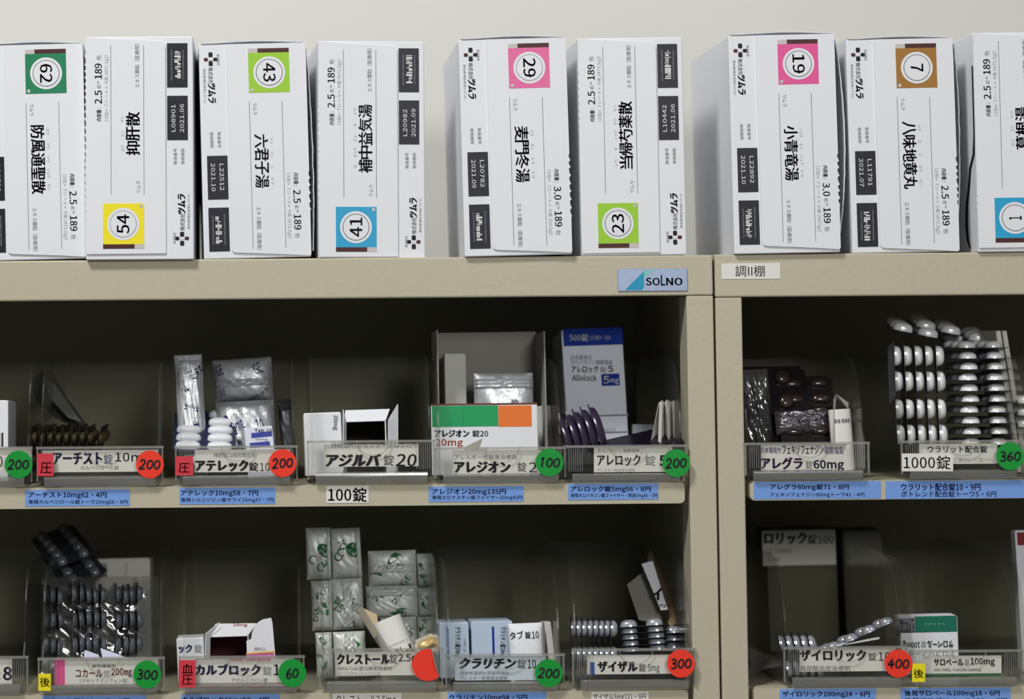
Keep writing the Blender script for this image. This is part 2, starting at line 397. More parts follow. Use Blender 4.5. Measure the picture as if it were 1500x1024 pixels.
# ------------------------------------------------------------------ white medicine cartons standing on the cabinets
CW, CHH = 157.0, 314.0
def kampo_box(tl, tr, bl_, typ, num, col, name, kana, lot, exp, dose, gram, Y, label, yaw=0.0, bow=None, tear=False, arch=True, nspan=None, perf=(170, 255), zfloor=None):
    F = face(bl_, (bl_[0] + tr[0] - tl[0], bl_[1] + tr[1] - tl[1]), tl, Y, yaw)
    W, H = F.W, F.H
    if typ == 'A': q = lambda cu, cv: (cu / CW * W, (CHH - cv) / CHH * H)
    else: q = lambda cu, cv: ((CW - cu) / CW * W, cv / CHH * H)
    vb = ((zfloor - F.o.z) / F.y.z) if zfloor is not None else 0.0
    base = F.p(W / 2, vb, -0.07)
    t = thing('medicine_carton', base, label, 'carton', 'white numbered cartons standing on the cabinets')
    dep = 0.145
    def tx(mb, s, cu0, cv0, cu1, cv1, w_, m, bold=0.0, slant=0.0):
        # text whose up direction is +cu, running along +cv
        mb.text(s, lambda a, b: F.p(*q(cu0 + b * (cu1 - cu0), cv0 + a * (cv1 - cv0)), w_), m, bold, slant)
    def rc(mb, cu0, cv0, cu1, cv1, w_, m):
        a, b = q(cu0, cv0), q(cu1, cv1)
        mb.rect(F, min(a[0], b[0]), min(a[1], b[1]), max(a[0], b[0]), max(a[1], b[1]), w_, m)
    def pl_(mb, pts, w0, w1, m): mb.prism(F, [q(*p) for p in pts], w0, w1, m)
    # body with the plain strip's small print
    mb = MB()
    mb.box(F, 0, W, vb, H, -dep, 0, CARD, 0.0008)
    for (a, b, c, d) in ((7, 20, 13, 25), (14, 12, 20, 19), (14, 25, 20, 32), (21, 20, 27, 25)):
        pl_(mb, [(a + 1, b), (c - 1, b), (c, b + 1), (c, d - 1), (c - 1, d), (a + 1, d), (a, d - 1), (a, b + 1)], 0.0001, 0.0003, BROWN if a == 7 else INK)
    rc(mb, 13.5, 21, 20.5, 24, 0.00035, CARD)
    tx(mb, '製造販売', 26, 15, 30, 31, 0.0003, GREY)
    tx(mb, '株式会社', 13, 34, 20, 58, 0.0003, INK)
    tx(mb, 'ツムラ', 12, 58, 23, 86, 0.0003, INK, 0.03, 0.03)
    tx(mb, '東京都港区赤坂2-17-11', 5.5, 36, 9, 86, 0.0003, GREY)
    tx(mb, '製造番号', 24, 129, 29, 152, 0.0003, GREY)
    tx(mb, '使用期限', 13, 129, 18, 152, 0.0003, GREY)
    mb.build('body', t)
    for k, (c0, c1) in enumerate(((164, 228), (240, 304))):
        mb = MB(); pl_(mb, [(8, c0), (38, c0), (38, c1), (8, c1)], 0.0001, 0.0003, NAVYP)
        if k == 0:
            tx(mb, lot, 26, c0 + 12, 32, c0 + 51, 0.0005, WINK); tx(mb, exp, 13.5, c0 + 11, 19.5, c0 + 52, 0.0005, WINK)
            mb.build('lot_panel', t)
        else:
            rr = random.Random(num); x = c0 + 13
            while x < c0 + 53:
                wdt = rr.choice((1, 1, 1.6, 2.4)); rc(mb, 18 + rr.choice((0, 0, 3)), x, 27 - rr.choice((0, 1, 4)), x + wdt, 0.0005, WINK); x += wdt + rr.choice((.6, .8, 1.4))
            tx(mb, '(01)14987138010621', 30, c0 + 10, 32.5, c0 + 55, 0.0005, LGREY); tx(mb, '(17)211000(10)L22', 13, c0 + 12, 15.5, c0 + 54, 0.0005, LGREY)
            mb.build('barcode_panel', t)
    # tuck flap, torn at the perforation
    rr = random.Random(num * 3 + 1)
    pts = [(40.5, 1), (CW - 0.5, 0.5), (CW, 30)]
    c = perf[0]
    pts.append((CW + .2, c))
    while c < perf[1]:
        d = rr.uniform(9, 13); pts += [(CW - 1.6, c + 1.5), (CW - 0.6, c + d * .5), (CW + 1.4, c + d - 1), (CW + .2, c + d)]; c += d
    pts += [(CW, 300), (CW, 311), (CW - 3, 313.2), (120, 310.5), (48, 306.5), (44, 305.8), (41.6, 304), (40.5, 300)]
    mb = MB(); pl_(mb, pts, 0.0003, 0.0013, CARD)
    fw = 0.0015
    for cu, c0, c1 in ((72, 86, 301), (120, 86, 301)): rc(mb, cu - .35, c0, cu + .35, c1, fw, GREY)
    tx(mb, 'ツムラ', 77, 88, 83, 105, fw, GREY)
    n0, n1 = nspan
    nn = len(name); st = (n1 - n0) / nn
    for k, ch in enumerate(name):
        tx(mb, ch, 78, n0 + k * st + .6, 98, n0 + (k + 1) * st - .6, fw, INK, 0.012)
        kk = kana[k]; ln = 4.5 * len(kk)
        tx(mb, kk, 100.5, n0 + (k + .5) * st - ln / 2, 105.5, n0 + (k + .5) * st + ln / 2, fw, LGREY)
    tx(mb, 'エキス顆粒（医療用）', 78, 240, 85, 303, fw, GREY)
    tx(mb, '内容量 :', 134, 192, 141, 211, fw, GREY, 0.01)
    tx(mb, dose, 133, 217, 143.5, 236, fw, INK, 0.015)
    tx(mb, 'g×', 134.5, 239, 140, 250, fw, GREY)
    tx(mb, '189', 133, 253, 143.5, 275, fw, INK, 0.015)
    tx(mb, '包', 134, 280, 141, 287, fw, GREY)
    tx(mb, '（3包×7シート×9束 (%s)）' % gram, 122.5, 192, 129.5, 287, fw, LGREY)
    mb.build('tuck_flap', t)
    # number badge
    mb = MB(); cm = M('badge_%d_%d_%d' % col, col, 0.45)
    pl_(mb, [(72, 8), (86, 8), (86, 14.5), (72, 14.5)], 0.0013, 0.0015, M('badge_grey', (196, 192, 190), 0.5))
    pl_(mb, [(86, 8), (132, 8), (132, 14.5), (86, 14.5)], 0.0013, 0.0015, BROWN)
    pl_(mb, [(72, 14.5), (132, 14.5), (132, 73), (72, 73)], 0.0013, 0.0015, cm)
    u, v = q(102.5, 43.5); k = W / CW
    mb.poly(F, u, v, 23.5 * k, 0.0016, CARD); mb.poly(F, u, v, 19.8 * k, 0.0017, GREY if col[0] < 225 or col[1] < 100 else LGREY); mb.poly(F, u, v, 18.6 * k, 0.0018, CARD)
    u2, v2 = q(76.5, 69); mb.poly(F, u2, v2, 2.6 * k, 0.0017, M('badge_mark', (190, 196, 190), 0.5), 16)
    s_ = str(num); hw = 13.5 if len(s_) == 2 else 2.6 if s_ == '1' else 5.5
    tx(mb, s_, 93.5, 43.5 - hw, 111.5, 43.5 + hw, 0.0020, INK, 0.012)
    mb.build('number_badge', t)
    if arch:                                        # lid bowed up from the front edge
        mb = MB(); n = 14; rows = []
        for j, w_ in enumerate((0.0008, -0.01, -0.05, -dep)):
            rows.append([F.p(W * (.02 + .96 * i / n), H + 0.0002 + (0.0013 * (1 - j * .3)) * math.sin(PI * min(1, max(0, (i / n - .1) / .85))) ** 1.3, w_) for i in range(n + 1)])
        vs = sum(rows, []); N = n + 1
        vs2 = [v_ + F.y * 0.0005 for v_ in vs]; K = len(vs)
        fs = []
        for j in range(3):
            for i in range(n):
                fs += [[j * N + i, j * N + i + 1, (j + 1) * N + i + 1, (j + 1) * N + i], [K + (j + 1) * N + i, K + (j + 1) * N + i + 1, K + j * N + i + 1, K + j * N + i]]
        fs += [[i, K + i, K + i + 1, i + 1] for i in range(n)]
        mb.add(vs + vs2, fs, CARD, True); mb.build('lid', t)
    if tear:                                        # ragged slit down the left side: its inner shade painted as a dark strip
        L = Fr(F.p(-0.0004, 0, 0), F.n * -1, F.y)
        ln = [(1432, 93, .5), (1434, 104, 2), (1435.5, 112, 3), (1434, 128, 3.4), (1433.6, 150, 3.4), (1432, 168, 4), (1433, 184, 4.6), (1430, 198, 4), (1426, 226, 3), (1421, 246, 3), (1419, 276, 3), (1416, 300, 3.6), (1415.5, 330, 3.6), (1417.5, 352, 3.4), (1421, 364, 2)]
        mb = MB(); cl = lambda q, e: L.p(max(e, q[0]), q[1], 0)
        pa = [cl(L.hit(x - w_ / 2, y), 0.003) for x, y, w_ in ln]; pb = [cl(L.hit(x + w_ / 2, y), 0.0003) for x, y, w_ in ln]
        for k in range(len(ln) - 1): mb.quad(pa[k], pb[k], pb[k + 1], pa[k + 1], M('slit_shade', (18, 18, 20), .9))
        mb.build('torn_slit_shade', t)
    if bow:                                         # side flap torn loose and bowing outward; (side, amplitude px, start, end of the bow)
        sd, amp, b0, b1, jag = bow
        mb = MB(); n = 26; fr, bk = [], []
        for i in range(n + 1):
            cv = 8 + (306 - 8) * i / n; x = (cv - b0) / (b1 - b0)
            a = amp * (math.sin(PI * x) ** 0.8 if 0 < x < 1 else 0) + rr.uniform(-jag, jag)
            v = (CHH - cv) / CHH * H; k = W / CW
            uu = (W + (a + 1.2) * k) if sd > 0 else -(a + 1.2) * k
            ub = W + 0.0006 if sd > 0 else -0.0006
            fr.append((uu, v)); bk.append((ub, v))
        vs = [F.p(u, v, -0.004) for u, v in fr] + [F.p((u * .4 + ub * .6), v, -0.05) for (u, v), (ub, _) in zip(fr, bk)] + [F.p(u, v, -dep) for u, v in bk]
        N = n + 1; off = F.x * (0.0007 * sd)
        vs2 = [v_ + off for v_ in vs]; K = len(vs)
        fs = [[j * N + i, j * N + i + 1, (j + 1) * N + i + 1, (j + 1) * N + i] for j in range(2) for i in range(n)]
        mb.add(vs, fs, CARD_SIDE, True); mb.add(vs2, fs, CARD_SIDE, True)
        mb.add(vs[:N] + vs2[:N], [[i, i + 1, N + i + 1, N + i] for i in range(n)], CARD)
        mb.build('side_flap', t)
    return t
GRN, YEL, LIM, CYA, PNK, BRN = (34, 128, 88), (240, 224, 40), (152, 202, 50), (42, 160, 206), (226, 104, 160), (160, 112, 46)
PNK2 = (224, 84, 150)
kampo_box((-34, 67), (123, 63), (-29, 381), 'A', 62, GRN, '防風通聖散', ['ボウ', 'フウ', 'ツウ', 'ショウ', 'サン'], 'L20511', '2021.09', '2.5', '472.5g', 0.0, 'white carton with a green 62 badge, leftmost on the left cabinet', nspan=(119, 220), perf=(170, 258), zfloor=ZTOP)
kampo_box((130, 54), (288, 53), (126, 373), 'B', 54, YEL, '抑肝散', ['ヨク', 'カン', 'サン'], 'L08901', '2021.06', '2.5', '472.5g', -0.006, 'white carton with a yellow 54 badge at its lower corner', nspan=(142, 205), arch=False, perf=(140, 300), zfloor=ZTOP)
kampo_box((296, 65), (453, 61), (299, 379), 'A', 43, LIM, '六君子湯', ['リッ', 'クン', 'シ', 'トウ'], 'L22512', '2021.10', '2.5', '472.5g', 0.001, 'white carton with a lime green 43 badge near its top', 0.045, bow=(1, 5, 20, 330, 0.5), nspan=(134, 213), perf=(190, 240), zfloor=ZTOP)
kampo_box((471, 60), (627, 60), (467, 377), 'B', 41, CYA, '補中益気湯', ['ホ', 'チュウ', 'エッ', 'キ', 'トウ'], 'L20982', '2021.09', '2.5', '472.5g', 0.001, 'white carton with a light blue 41 badge at its lower corner', 0.065, nspan=(122, 222), arch=False, perf=(80, 215), zfloor=ZTOP)
kampo_box((683, 58), (840, 54), (681, 375), 'A', 29, PNK, '麦門冬湯', ['バク', 'モン', 'ドウ', 'トウ'], 'L20782', '2021.09', '3.0', '567g', -0.004, 'white carton with a pink 29 badge standing above the left cabinet', nspan=(128, 210), perf=(170, 255), zfloor=ZTOP)
kampo_box((855, 56), (1009, 54), (852, 372), 'B', 23, LIM, '当帰芍薬散', ['トウ', 'キ', 'シャク', 'ヤク', 'サン'], 'L10442', '2021.06', '2.5', '472.5g', 0.001, 'white carton with a lime green 23 badge at its lower corner, above the name plate', nspan=(122, 221), arch=False, perf=(180, 262), zfloor=ZTOP)
kampo_box((1066, 52), (1221, 49), (1076, 369), 'A', 19, PNK2, '小青竜湯', ['ショウ', 'セイ', 'リュウ', 'トウ'], 'L22892', '2021.10', '3.0', '567g', -0.004, 'white carton with a pink 19 badge, first on the right cabinet', nspan=(133, 213), bow=(1, 12, 0, 290, 0.4), perf=(175, 250), zfloor=ZT2)
kampo_box((1246, 58), (1402, 55), (1249, 372), 'A', 7, BRN, '八味地黄丸', ['ハチ', 'ミ', 'ジ', 'オウ', 'ガン'], 'L11791', '2021.07', '2.5', '472.5g', 0.001, 'white carton with a brown 7 badge near its top', nspan=(122, 221), bow=(1, 7, -30, 270, 0.5), perf=(175, 250), zfloor=ZT2)
kampo_box((1437, 48), (1593, 46), (1433, 364), 'B', 1, CYA, '葛根湯', ['カッ', 'コン', 'トウ'], 'L20011', '2021.08', '2.5', '472.5g', -0.003, 'white carton with a light blue 1 badge, torn side, cut by the right picture edge', nspan=(142, 205), arch=False, tear=True, perf=(60, 75), zfloor=ZT2)

# ------------------------------------------------------------------ clear plastic bins
def storage_bin(x0, yt, x1, yb, zf, label, card=None, prints=(), tags=(), sticker=None, Y=-0.003, deep=0.20, cardmat=None, extra=None, high=118):
    """front panel seen at x0..x1, yt..yb; zf floor height"""
    F = face((x0, yb), (x1, yb - (x1 - x0) * 0.008), (x0, yt), Y)
    W, H = F.W, F.H
    v0 = (zf - F.o.z) / F.y.z
    t = thing('storage_bin', F.p(W / 2, v0, -deep / 2), label, 'bin', 'clear plastic medicine bins in the cabinets')
    T = 0.0012
    mb = MB()
    mb.box(F, 0, W, v0 + 0.004, H, -T, 0, CLEARF, 0.0004, 1)               # front panel
    mb.box(F, 0, W, H - 0.0016, H + 0.0002, -T - 0.0006, 0.0008, RIM)
    for u in (0.0004, W - 0.0014): mb.box(F, u, u + 0.001, v0 + 0.004, H, -0.0022, 0.0006, RIM)   # rim
    for k in range(7):                                                     # moulded ribs at both ends
        for u in (0.004 + k * 0.0016, W - 0.004 - k * 0.0016):
            mb.box(F, u - 0.0002, u + 0.0002, H * .30, H - 0.002, 0, 0.0004, RIM)
    mb.build('front_panel', t)
    mb = MB()                                                              # lower ledge with rounded nose
    n = 6; prof = [(-0.0005, v0)] + [(0.0034 * math.sin(PI / 2 * k / n), v0 + 0.0005 + H * .20 * (1 - math.cos(PI / 2 * k / n)) ) for k in range(n + 1)] + [(0.0031, H * .21), (-0.0005, H * .235)]
    mb.wallprism(F, prof, 0.006, W - 0.006, LEDGE)
    mb.build('label_ledge', t)
    mb = MB()                                                              # floor, fins, back
    hi = high * PXM
    mb.box(F, 0.004, W - 0.004, v0, v0 + T, -deep, -T, CLEAR)
    prof = [(-T, v0 + T), (-T, H)]
    for k in range(1, 9):
        x = k / 8; prof.append((-T - 0.006 - 0.022 * x ** 2.2, H + (hi - 0.0) * x ** 0.9))
    prof += [(-0.05, H + hi + 0.004), (-deep, H + hi + 0.004), (-deep, v0 + T)]
    mb.wallprism(F, prof, 0.003, 0.003 + T, CLEAR); mb.wallprism(F, prof, W - 0.003 - T, W - 0.003, CLEAR)
    mb.box(F, 0.004, W - 0.004, v0 + T, H + hi, -deep, -deep + T, CLEAR)
    mb.build('tray', t)
    # finger notch moulding
    mb = MB(); u, v = (F.hit((x0 + x1) / 2 + 3, (yt + yb) / 2 - 5)[0], H); r = 0.0125; N = 20
    o = [(u + r * math.cos(PI + PI * i / N), v + r * .88 * math.sin(PI + PI * i / N)) for i in range(N + 1)]
    i_ = [(u + (r - .0006) * math.cos(PI + PI * i / N), v + (r - .0006) * .88 * math.sin(PI + PI * i / N)) for i in range(N, -1, -1)]
    mb.prism(F, o + i_, 0.0, 0.0007, RIM); mb.build('finger_notch', t)
    if card:
        mb = MB(); cx0, cy0, cx1, cy1 = card
        G = F.sub(0, 0, -T - 0.0012)
        pts = [G.hit(cx0, cy1), G.hit(cx1, cy1 - (cx1 - cx0) * .008), G.hit(cx1, cy0 - (cx1 - cx0) * .008), G.hit(cx0, cy0)]
        mb.prism(G, pts, -0.0004, 0.0, cardmat or PAPER)
        for pr in prints:
            s_, a0, b0, a1, b1 = pr[:5]; m = pr[5] if len(pr) > 5 else INK; bo = pr[6] if len(pr) > 6 else 0.0; sl = pr[7] if len(pr) > 7 else 0.0
            if s_ is None: mb.prect(G, a0, b0, a1, b1, 0.0002, m)
            else: mb.ptext(G, s_, a0, b0, a1, b1, 0.0003, m, bo, sl)
        mb.build('label_card', t)
    for (a0, b0, a1, b1, m, chars, ink) in tags:
        mb = MB(); pts = [F.hit(a0, b1), F.hit(a1, b1), F.hit(a1, b0), F.hit(a0, b0)]
        mb.prism(F, pts, 0.0032, 0.0035, m)
        for (ch, c0, d0, c1, d1) in chars: mb.ptext(F, ch, c0, d0, c1, d1, 0.0037, ink, 0.004)
        mb.build('colour_tag', t)
    if sticker:
        cx, cy, m, num = sticker; u, v = F.hit(cx, cy)
        mb = MB(); mb.disc(F, u, v, 0.0101, 0.0036, 0.0039, m)
        mb.handwriting(F, num, u, v, 0.0052 * len(num) - .001 * (len(num) == 2), 0.0068, 0.0042, INK, 0.0013, R.uniform(-.05, .12))
        o = mb.build('round_sticker', t)
        o['label'] = ('green' if m == GREEN else 'red') + ' round sticker with handwritten ' + num
    return t, F
B1, B2 = Z1A + 0.0006, Z2A + 0.0006
D1, D2 = W1A + 0.0006, W2A + 0.0006
def redtag(x0, y0, x1, y1, chars): return (x0, y0, x1, y1, REDTAG, chars, M('dark_red_ink', (96, 14, 24), 0.6))
def yeltag(x0, y0, x1, y1, chars): return (x0, y0, x1, y1, YELLOW, chars, INK)
TEAL = M('teal_ink', (24, 84, 96), 0.5); PURI = M('purple_ink', (66, 36, 110), 0.5); PINK = M('pink_ink', (206, 56, 92), 0.5)
storage_bin(-150, 656, 48, 712, B1, 'clear bin with a green 200 sticker, upper left picture edge', (-120, 657, 46, 692), [('0', -5, 668, 4, 684, INK, 0.0)], sticker=(28, 680, GREEN, '200'))
storage_bin(53, 655, 240, 711, B1, 'upper row clear bin marked with a red 200 sticker and navy lettering', (62, 660, 232, 692),
    [('アーチスト', 78, 663, 149, 680, NAVY, 0.03), ('錠', 152, 665, 165, 680, NAVY), ('10mg', 169, 663, 222, 680, NAVY, 0.005), ('カルベジロール錠', 118, 682, 174, 688, GREY)],
    [redtag(55, 664, 79, 697, [('圧', 60, 677, 76, 693)])], (220, 680, RED, '200'))
storage_bin(256, 654, 437, 710, B1, 'upper row clear bin marked with a red 200 sticker and silver sachets inside', (285, 659, 425, 692),
    [('持続性Ca拮抗降圧剤', 313, 663, 374, 670, GREY), ('アテレック', 287, 674, 363, 690, INK, 0.035), ('錠', 365, 677, 378, 690, INK, .01), ('10', 381, 678, 395, 690, INK)],
    [redtag(257, 668, 283, 696, [('圧', 262, 678, 278, 692)])], (414, 678, RED, '200'))
storage_bin(450, 646, 638, 706, B1, 'upper row clear bin with open white cartons above a 100 label', (475, 651, 613, 684),
    [('持続性ATレセプターブロッカー', 485, 646.5, 611, 656, GREY), ('アジルバ', 478, 665, 556, 683, INK, 0.035, 0.04), ('錠', 562, 666, 577, 682, INK), ('20', 581, 665, 610, 683, INK, 0.012, 0.1)])
storage_bin(637, 656, 830, 708, B1, 'upper row clear bin with a green 100 sticker holding the green and orange carton', (663, 660, 800, 694),
    [('アレルギー性疾患治療剤', 666, 666, 757, 673, GREY), ('アレジオン', 666, 676, 747, 692, INK, 0.035), ('錠', 758, 677, 771, 691, INK), ('20', 775, 677, 800, 692, INK)], sticker=(804, 677, GREEN, '100'))
storage_bin(826, 653, 1008, 707, B1, 'upper row clear bin with a green 200 sticker under the tall blue and white carton', (870, 655, 985, 692),
    [('オロパタジン塩酸塩錠', 875, 657, 937, 662, GREY), ('アレロック', 875, 666, 938, 682, INK, 0.015), ('錠', 945, 667, 960, 682, GREY), ('5', 966, 667, 976, 682, INK, .02), ('アレルギー性疾患治療剤', 875, 686, 930, 691, LGREY)], sticker=(989, 678, GREEN, '200'))
storage_bin(1091, 649, 1275, 702, D1, 'clear bin with purple lettering and no sticker, upper row of right cabinet', (1115, 651, 1240, 689),
    [('日本薬局方', 1115, 655, 1144, 664, PURI), ('フェキソフェナジン', 1146, 652, 1206, 665, PURI, .01), ('塩酸塩錠', 1207, 653, 1236, 665, PURI), ('アレグラ', 1115, 670, 1175, 687, M('violet_ink', (84, 26, 92), .5), 0.03), ('錠', 1180, 675, 1190, 687, GREY), ('60mg', 1192, 674, 1236, 690, NAVY, 0.02)])
storage_bin(1320, 646, 1500, 702, D1, 'clear bin with a green 360 sticker and white paper strip', (1346, 650, 1461, 680),
    [('ウラリット配合錠', 1359, 653, 1446, 663, TEAL, 0.01), ('クエン酸カリウム・クエン酸ナトリウム', 1395, 670, 1455, 677, LGREY)],
    [(1319, 664, 1394, 690, PAPER, [('1000錠', 1322, 667, 1390, 687)], INK)], (1477, 668, GREEN, '360'))
storage_bin(1503, 646, 1690, 702, D1, 'clear bin mostly beyond the right picture edge, upper row')
storage_bin(-150, 963, 42, 1014, B2, 'clear bin showing a navy 8, lower left picture edge', (-120, 966, 18, 1004), [('8', 5, 977, 17, 996, NAVY, 0.03), ('ヒ', -6, 982, 1, 995, GREY)])
storage_bin(55, 964, 242, 1015, B2, 'clear bin with a green 300 sticker, yellow tag and pink striped card', (80, 965, 232, 1003),
    [(None, 80, 965, 95, 1003, M('pink_bar', (222, 84, 150), .5)), ('解熱鎮痛剤', 135, 973, 169, 978, INK), ('コカール', 111, 980, 150, 992, PINK, 0.01), ('錠', 152, 981, 161, 991, LGREY), ('200㎎', 163, 979, 193, 992, PINK, 0.01), ('（アセトアミノフェン錠）', 117, 994, 188, 1000, GREY)],
    [yeltag(57, 986, 75, 1011, [('後', 59, 991, 74, 1005)])], (216, 987, GREEN, '300'))
storage_bin(262, 962, 447, 1014, B2, 'clear bin with a green 60 sticker and tall red tag', (285, 965, 430, 1001),
    [('持続性Ca拮抗降圧剤', 336, 964, 396, 969, PINK), ('カルブロック', 287, 973, 381, 989, NAVY, 0.03), ('錠', 385, 976, 398, 989, GREY), ('16', 401, 973, 422, 989, NAVY, 0.01), ('アゼルニジピン錠', 339, 993, 392, 999, GREY)],
    [redtag(262, 966, 287, 1006, [('血', 267, 971, 283, 985), ('圧', 267, 987, 283, 1002)])], (428, 985, GREEN, '60'))
b3, F3 = storage_bin(467, 951, 650, 1013, B2, 'clear bin with a half peeled red sticker, full of green printed sachets', (492, 955, 620, 990),
    [('クレストール', 494, 958, 570, 973, INK, 0.035), ('錠', 571, 958, 582, 972, INK), ('2.5mg', 584, 958, 622, 972, INK, .01), ('HMG-CoA還元酵素阻害剤', 494, 976, 574, 982, GREY), ('ロスバスタチンカルシウム錠', 494, 984, 557, 989, LGREY)])
storage_bin(652, 959, 828, 1012, B2, 'clear bin with a green 200 sticker in the lower row beside the half peeled one', (667, 962, 800, 997),
    [('クラリチン', 674, 964, 755, 979, INK, 0.035, .05), ('錠', 758, 966, 770, 979, INK), ('10', 773, 966, 785, 979, INK, .01), ('持続性選択H₁受容体拮抗・', 674, 983, 750, 989, GREY), ('アレルギー性疾患治療剤', 674, 990, 743, 996, GREY)], sticker=(803, 985, GREEN, '200'),
    cardmat=M('pale_blue_card', (206, 218, 230), .55))
storage_bin(838, 951, 1020, 1010, B2, 'clear bin with a red 300 sticker and small blue bar', (860, 960, 990, 988),
    [(None, 864, 970, 871, 988, M('blue_bar', (48, 84, 168), .5)), ('ザイザル', 876, 969, 933, 984, INK, 0.03), ('錠', 936, 972, 946, 984, INK), ('5mg', 949, 973, 966, 986, INK)], sticker=(996, 971, RED, '300'))
storage_bin(1148, 948, 1331, 1006, D2, 'clear bin with a red 400 sticker on the right cabinet', (1171, 950, 1312, 984),
    [('ザイロリック', 1172, 952, 1268, 968, INK, 0.025), ('錠', 1272, 956, 1284, 968, INK), ('100', 1287, 955, 1314, 968, INK), ('高尿酸血症治療剤', 1172, 975, 1245, 983, GREY)], sticker=(1314, 971, RED, '400'))
storage_bin(1334, 953, 1500, 1004, D2, 'clear bin with yellow tag and green edged card, right cabinet', (1353, 961, 1467, 990),
    [(None, 1353, 987, 1467, 990, GPRINT), ('サロベール', 1368, 965, 1411, 975, INK, .02), ('錠', 1413, 965, 1420, 975, GREY), ('100mg', 1422, 964, 1457, 976, INK, .02), ('SALOBEL Tablets 100mg', 1368, 979, 1437, 984, INK)],
    [yeltag(1334, 971, 1353, 998, [('後', 1336, 979, 1351, 992)])])
storage_bin(1503, 950, 1690, 1004, D2, 'clear bin mostly beyond the right picture edge, lower row')
# the half-peeled red sticker on bin 3
mb = MB(); u, v = F3.hit(626, 973); r = 0.0115
cr = [(u + r * math.cos(a), v + r * math.sin(a)) for a in [math.radians(75 + i * 10) for i in range(25)]]
mb.prism(F3, cr, 0.0036, 0.0039, RED)
a, b = Vector(cr[0]), Vector(cr[-1]); n = 8; rows = []
for j in range(n + 1):
    x = j / n; rows.append([(a.lerp(b, i / 10), x, 4 * (i / 10) * (1 - i / 10)) for i in range(11)])
vs = [F3.p(q.x - 0.0022 * k * x * .6 + 0.0022 * k * math.sin(x * 2) * .4, q.y - .0012 * k * x, 0.0040 + 0.0045 * k * x) for row in rows for q, x, k in row]
mb.add(vs, [[j * 11 + i, j * 11 + i + 1, (j + 1) * 11 + i + 1, (j + 1) * 11 + i] for j in range(n) for i in range(10)], M('sticker_back', (222, 214, 206), .5), True)
o = mb.build('round_sticker', b3); o['label'] = 'red round sticker, half peeled with its pale back showing'

# ------------------------------------------------------------------ things in the bins
def zf_v(F, zf): return (zf - F.o.z) / F.y.z
def carton(F, zf, dep, label, prints=(), mat=CARD, name='medicine_box', cat='box', group=None, bev=0.0006, bands=(), parent_only=False):
    """closed carton: front face F, reaching down to the bin floor"""
    v0 = (zf - F.o.z + dep * max(0, F.n.z)) / F.y.z if zf is not None else 0
    t = thing(name, F.p(F.W / 2, v0, -dep / 2), label, cat, group)
    mb = MB(); mb.box(F, 0, F.W, v0, F.H, -dep, 0, mat, bev)
    for (a0, b0, a1, b1, m) in bands: mb.prect(F, a0, b0, a1, b1, 0.0002, m)
    for pr in prints:
        s_, a0, b0, a1, b1, m = pr[:6]; rot = pr[6] if len(pr) > 6 else 0; bo = pr[7] if len(pr) > 7 else 0.0
        ptext_rot(mb, F, s_, a0, b0, a1, b1, 0.0004, m, rot, bo)
    mb.build('body', t)
    # tuck-in end flap seam on the front edge
    mb = MB(); mb.box(F, F.W * .03, F.W * .97, F.H, F.H + 0.0004, -dep * .96, -0.0006, mat); mb.build('lid', t)
    return t
def ptext_rot(mb, F, s_, x0, y0, x1, y1, w_, m, rot=0, bo=0.0):
    u0, v0 = F.hit(x0, y1); u1, vr = F.hit(x1, y1); ut, v1 = F.hit(x0, y0)
    f = lambda a, b: F.p(u0 + a * (u1 - u0) + b * (ut - u0), v0 + a * (vr - v0) + b * (v1 - v0), w_)
    if rot == 0: g = f
    elif rot == -90: g = lambda a, b: f(b, 1 - a)      # reading downward
    elif rot == 90: g = lambda a, b: f(1 - b, a)       # reading upward
    else: g = lambda a, b: f(1 - a, 1 - b)
    mb.text(s_, g, m, bo)
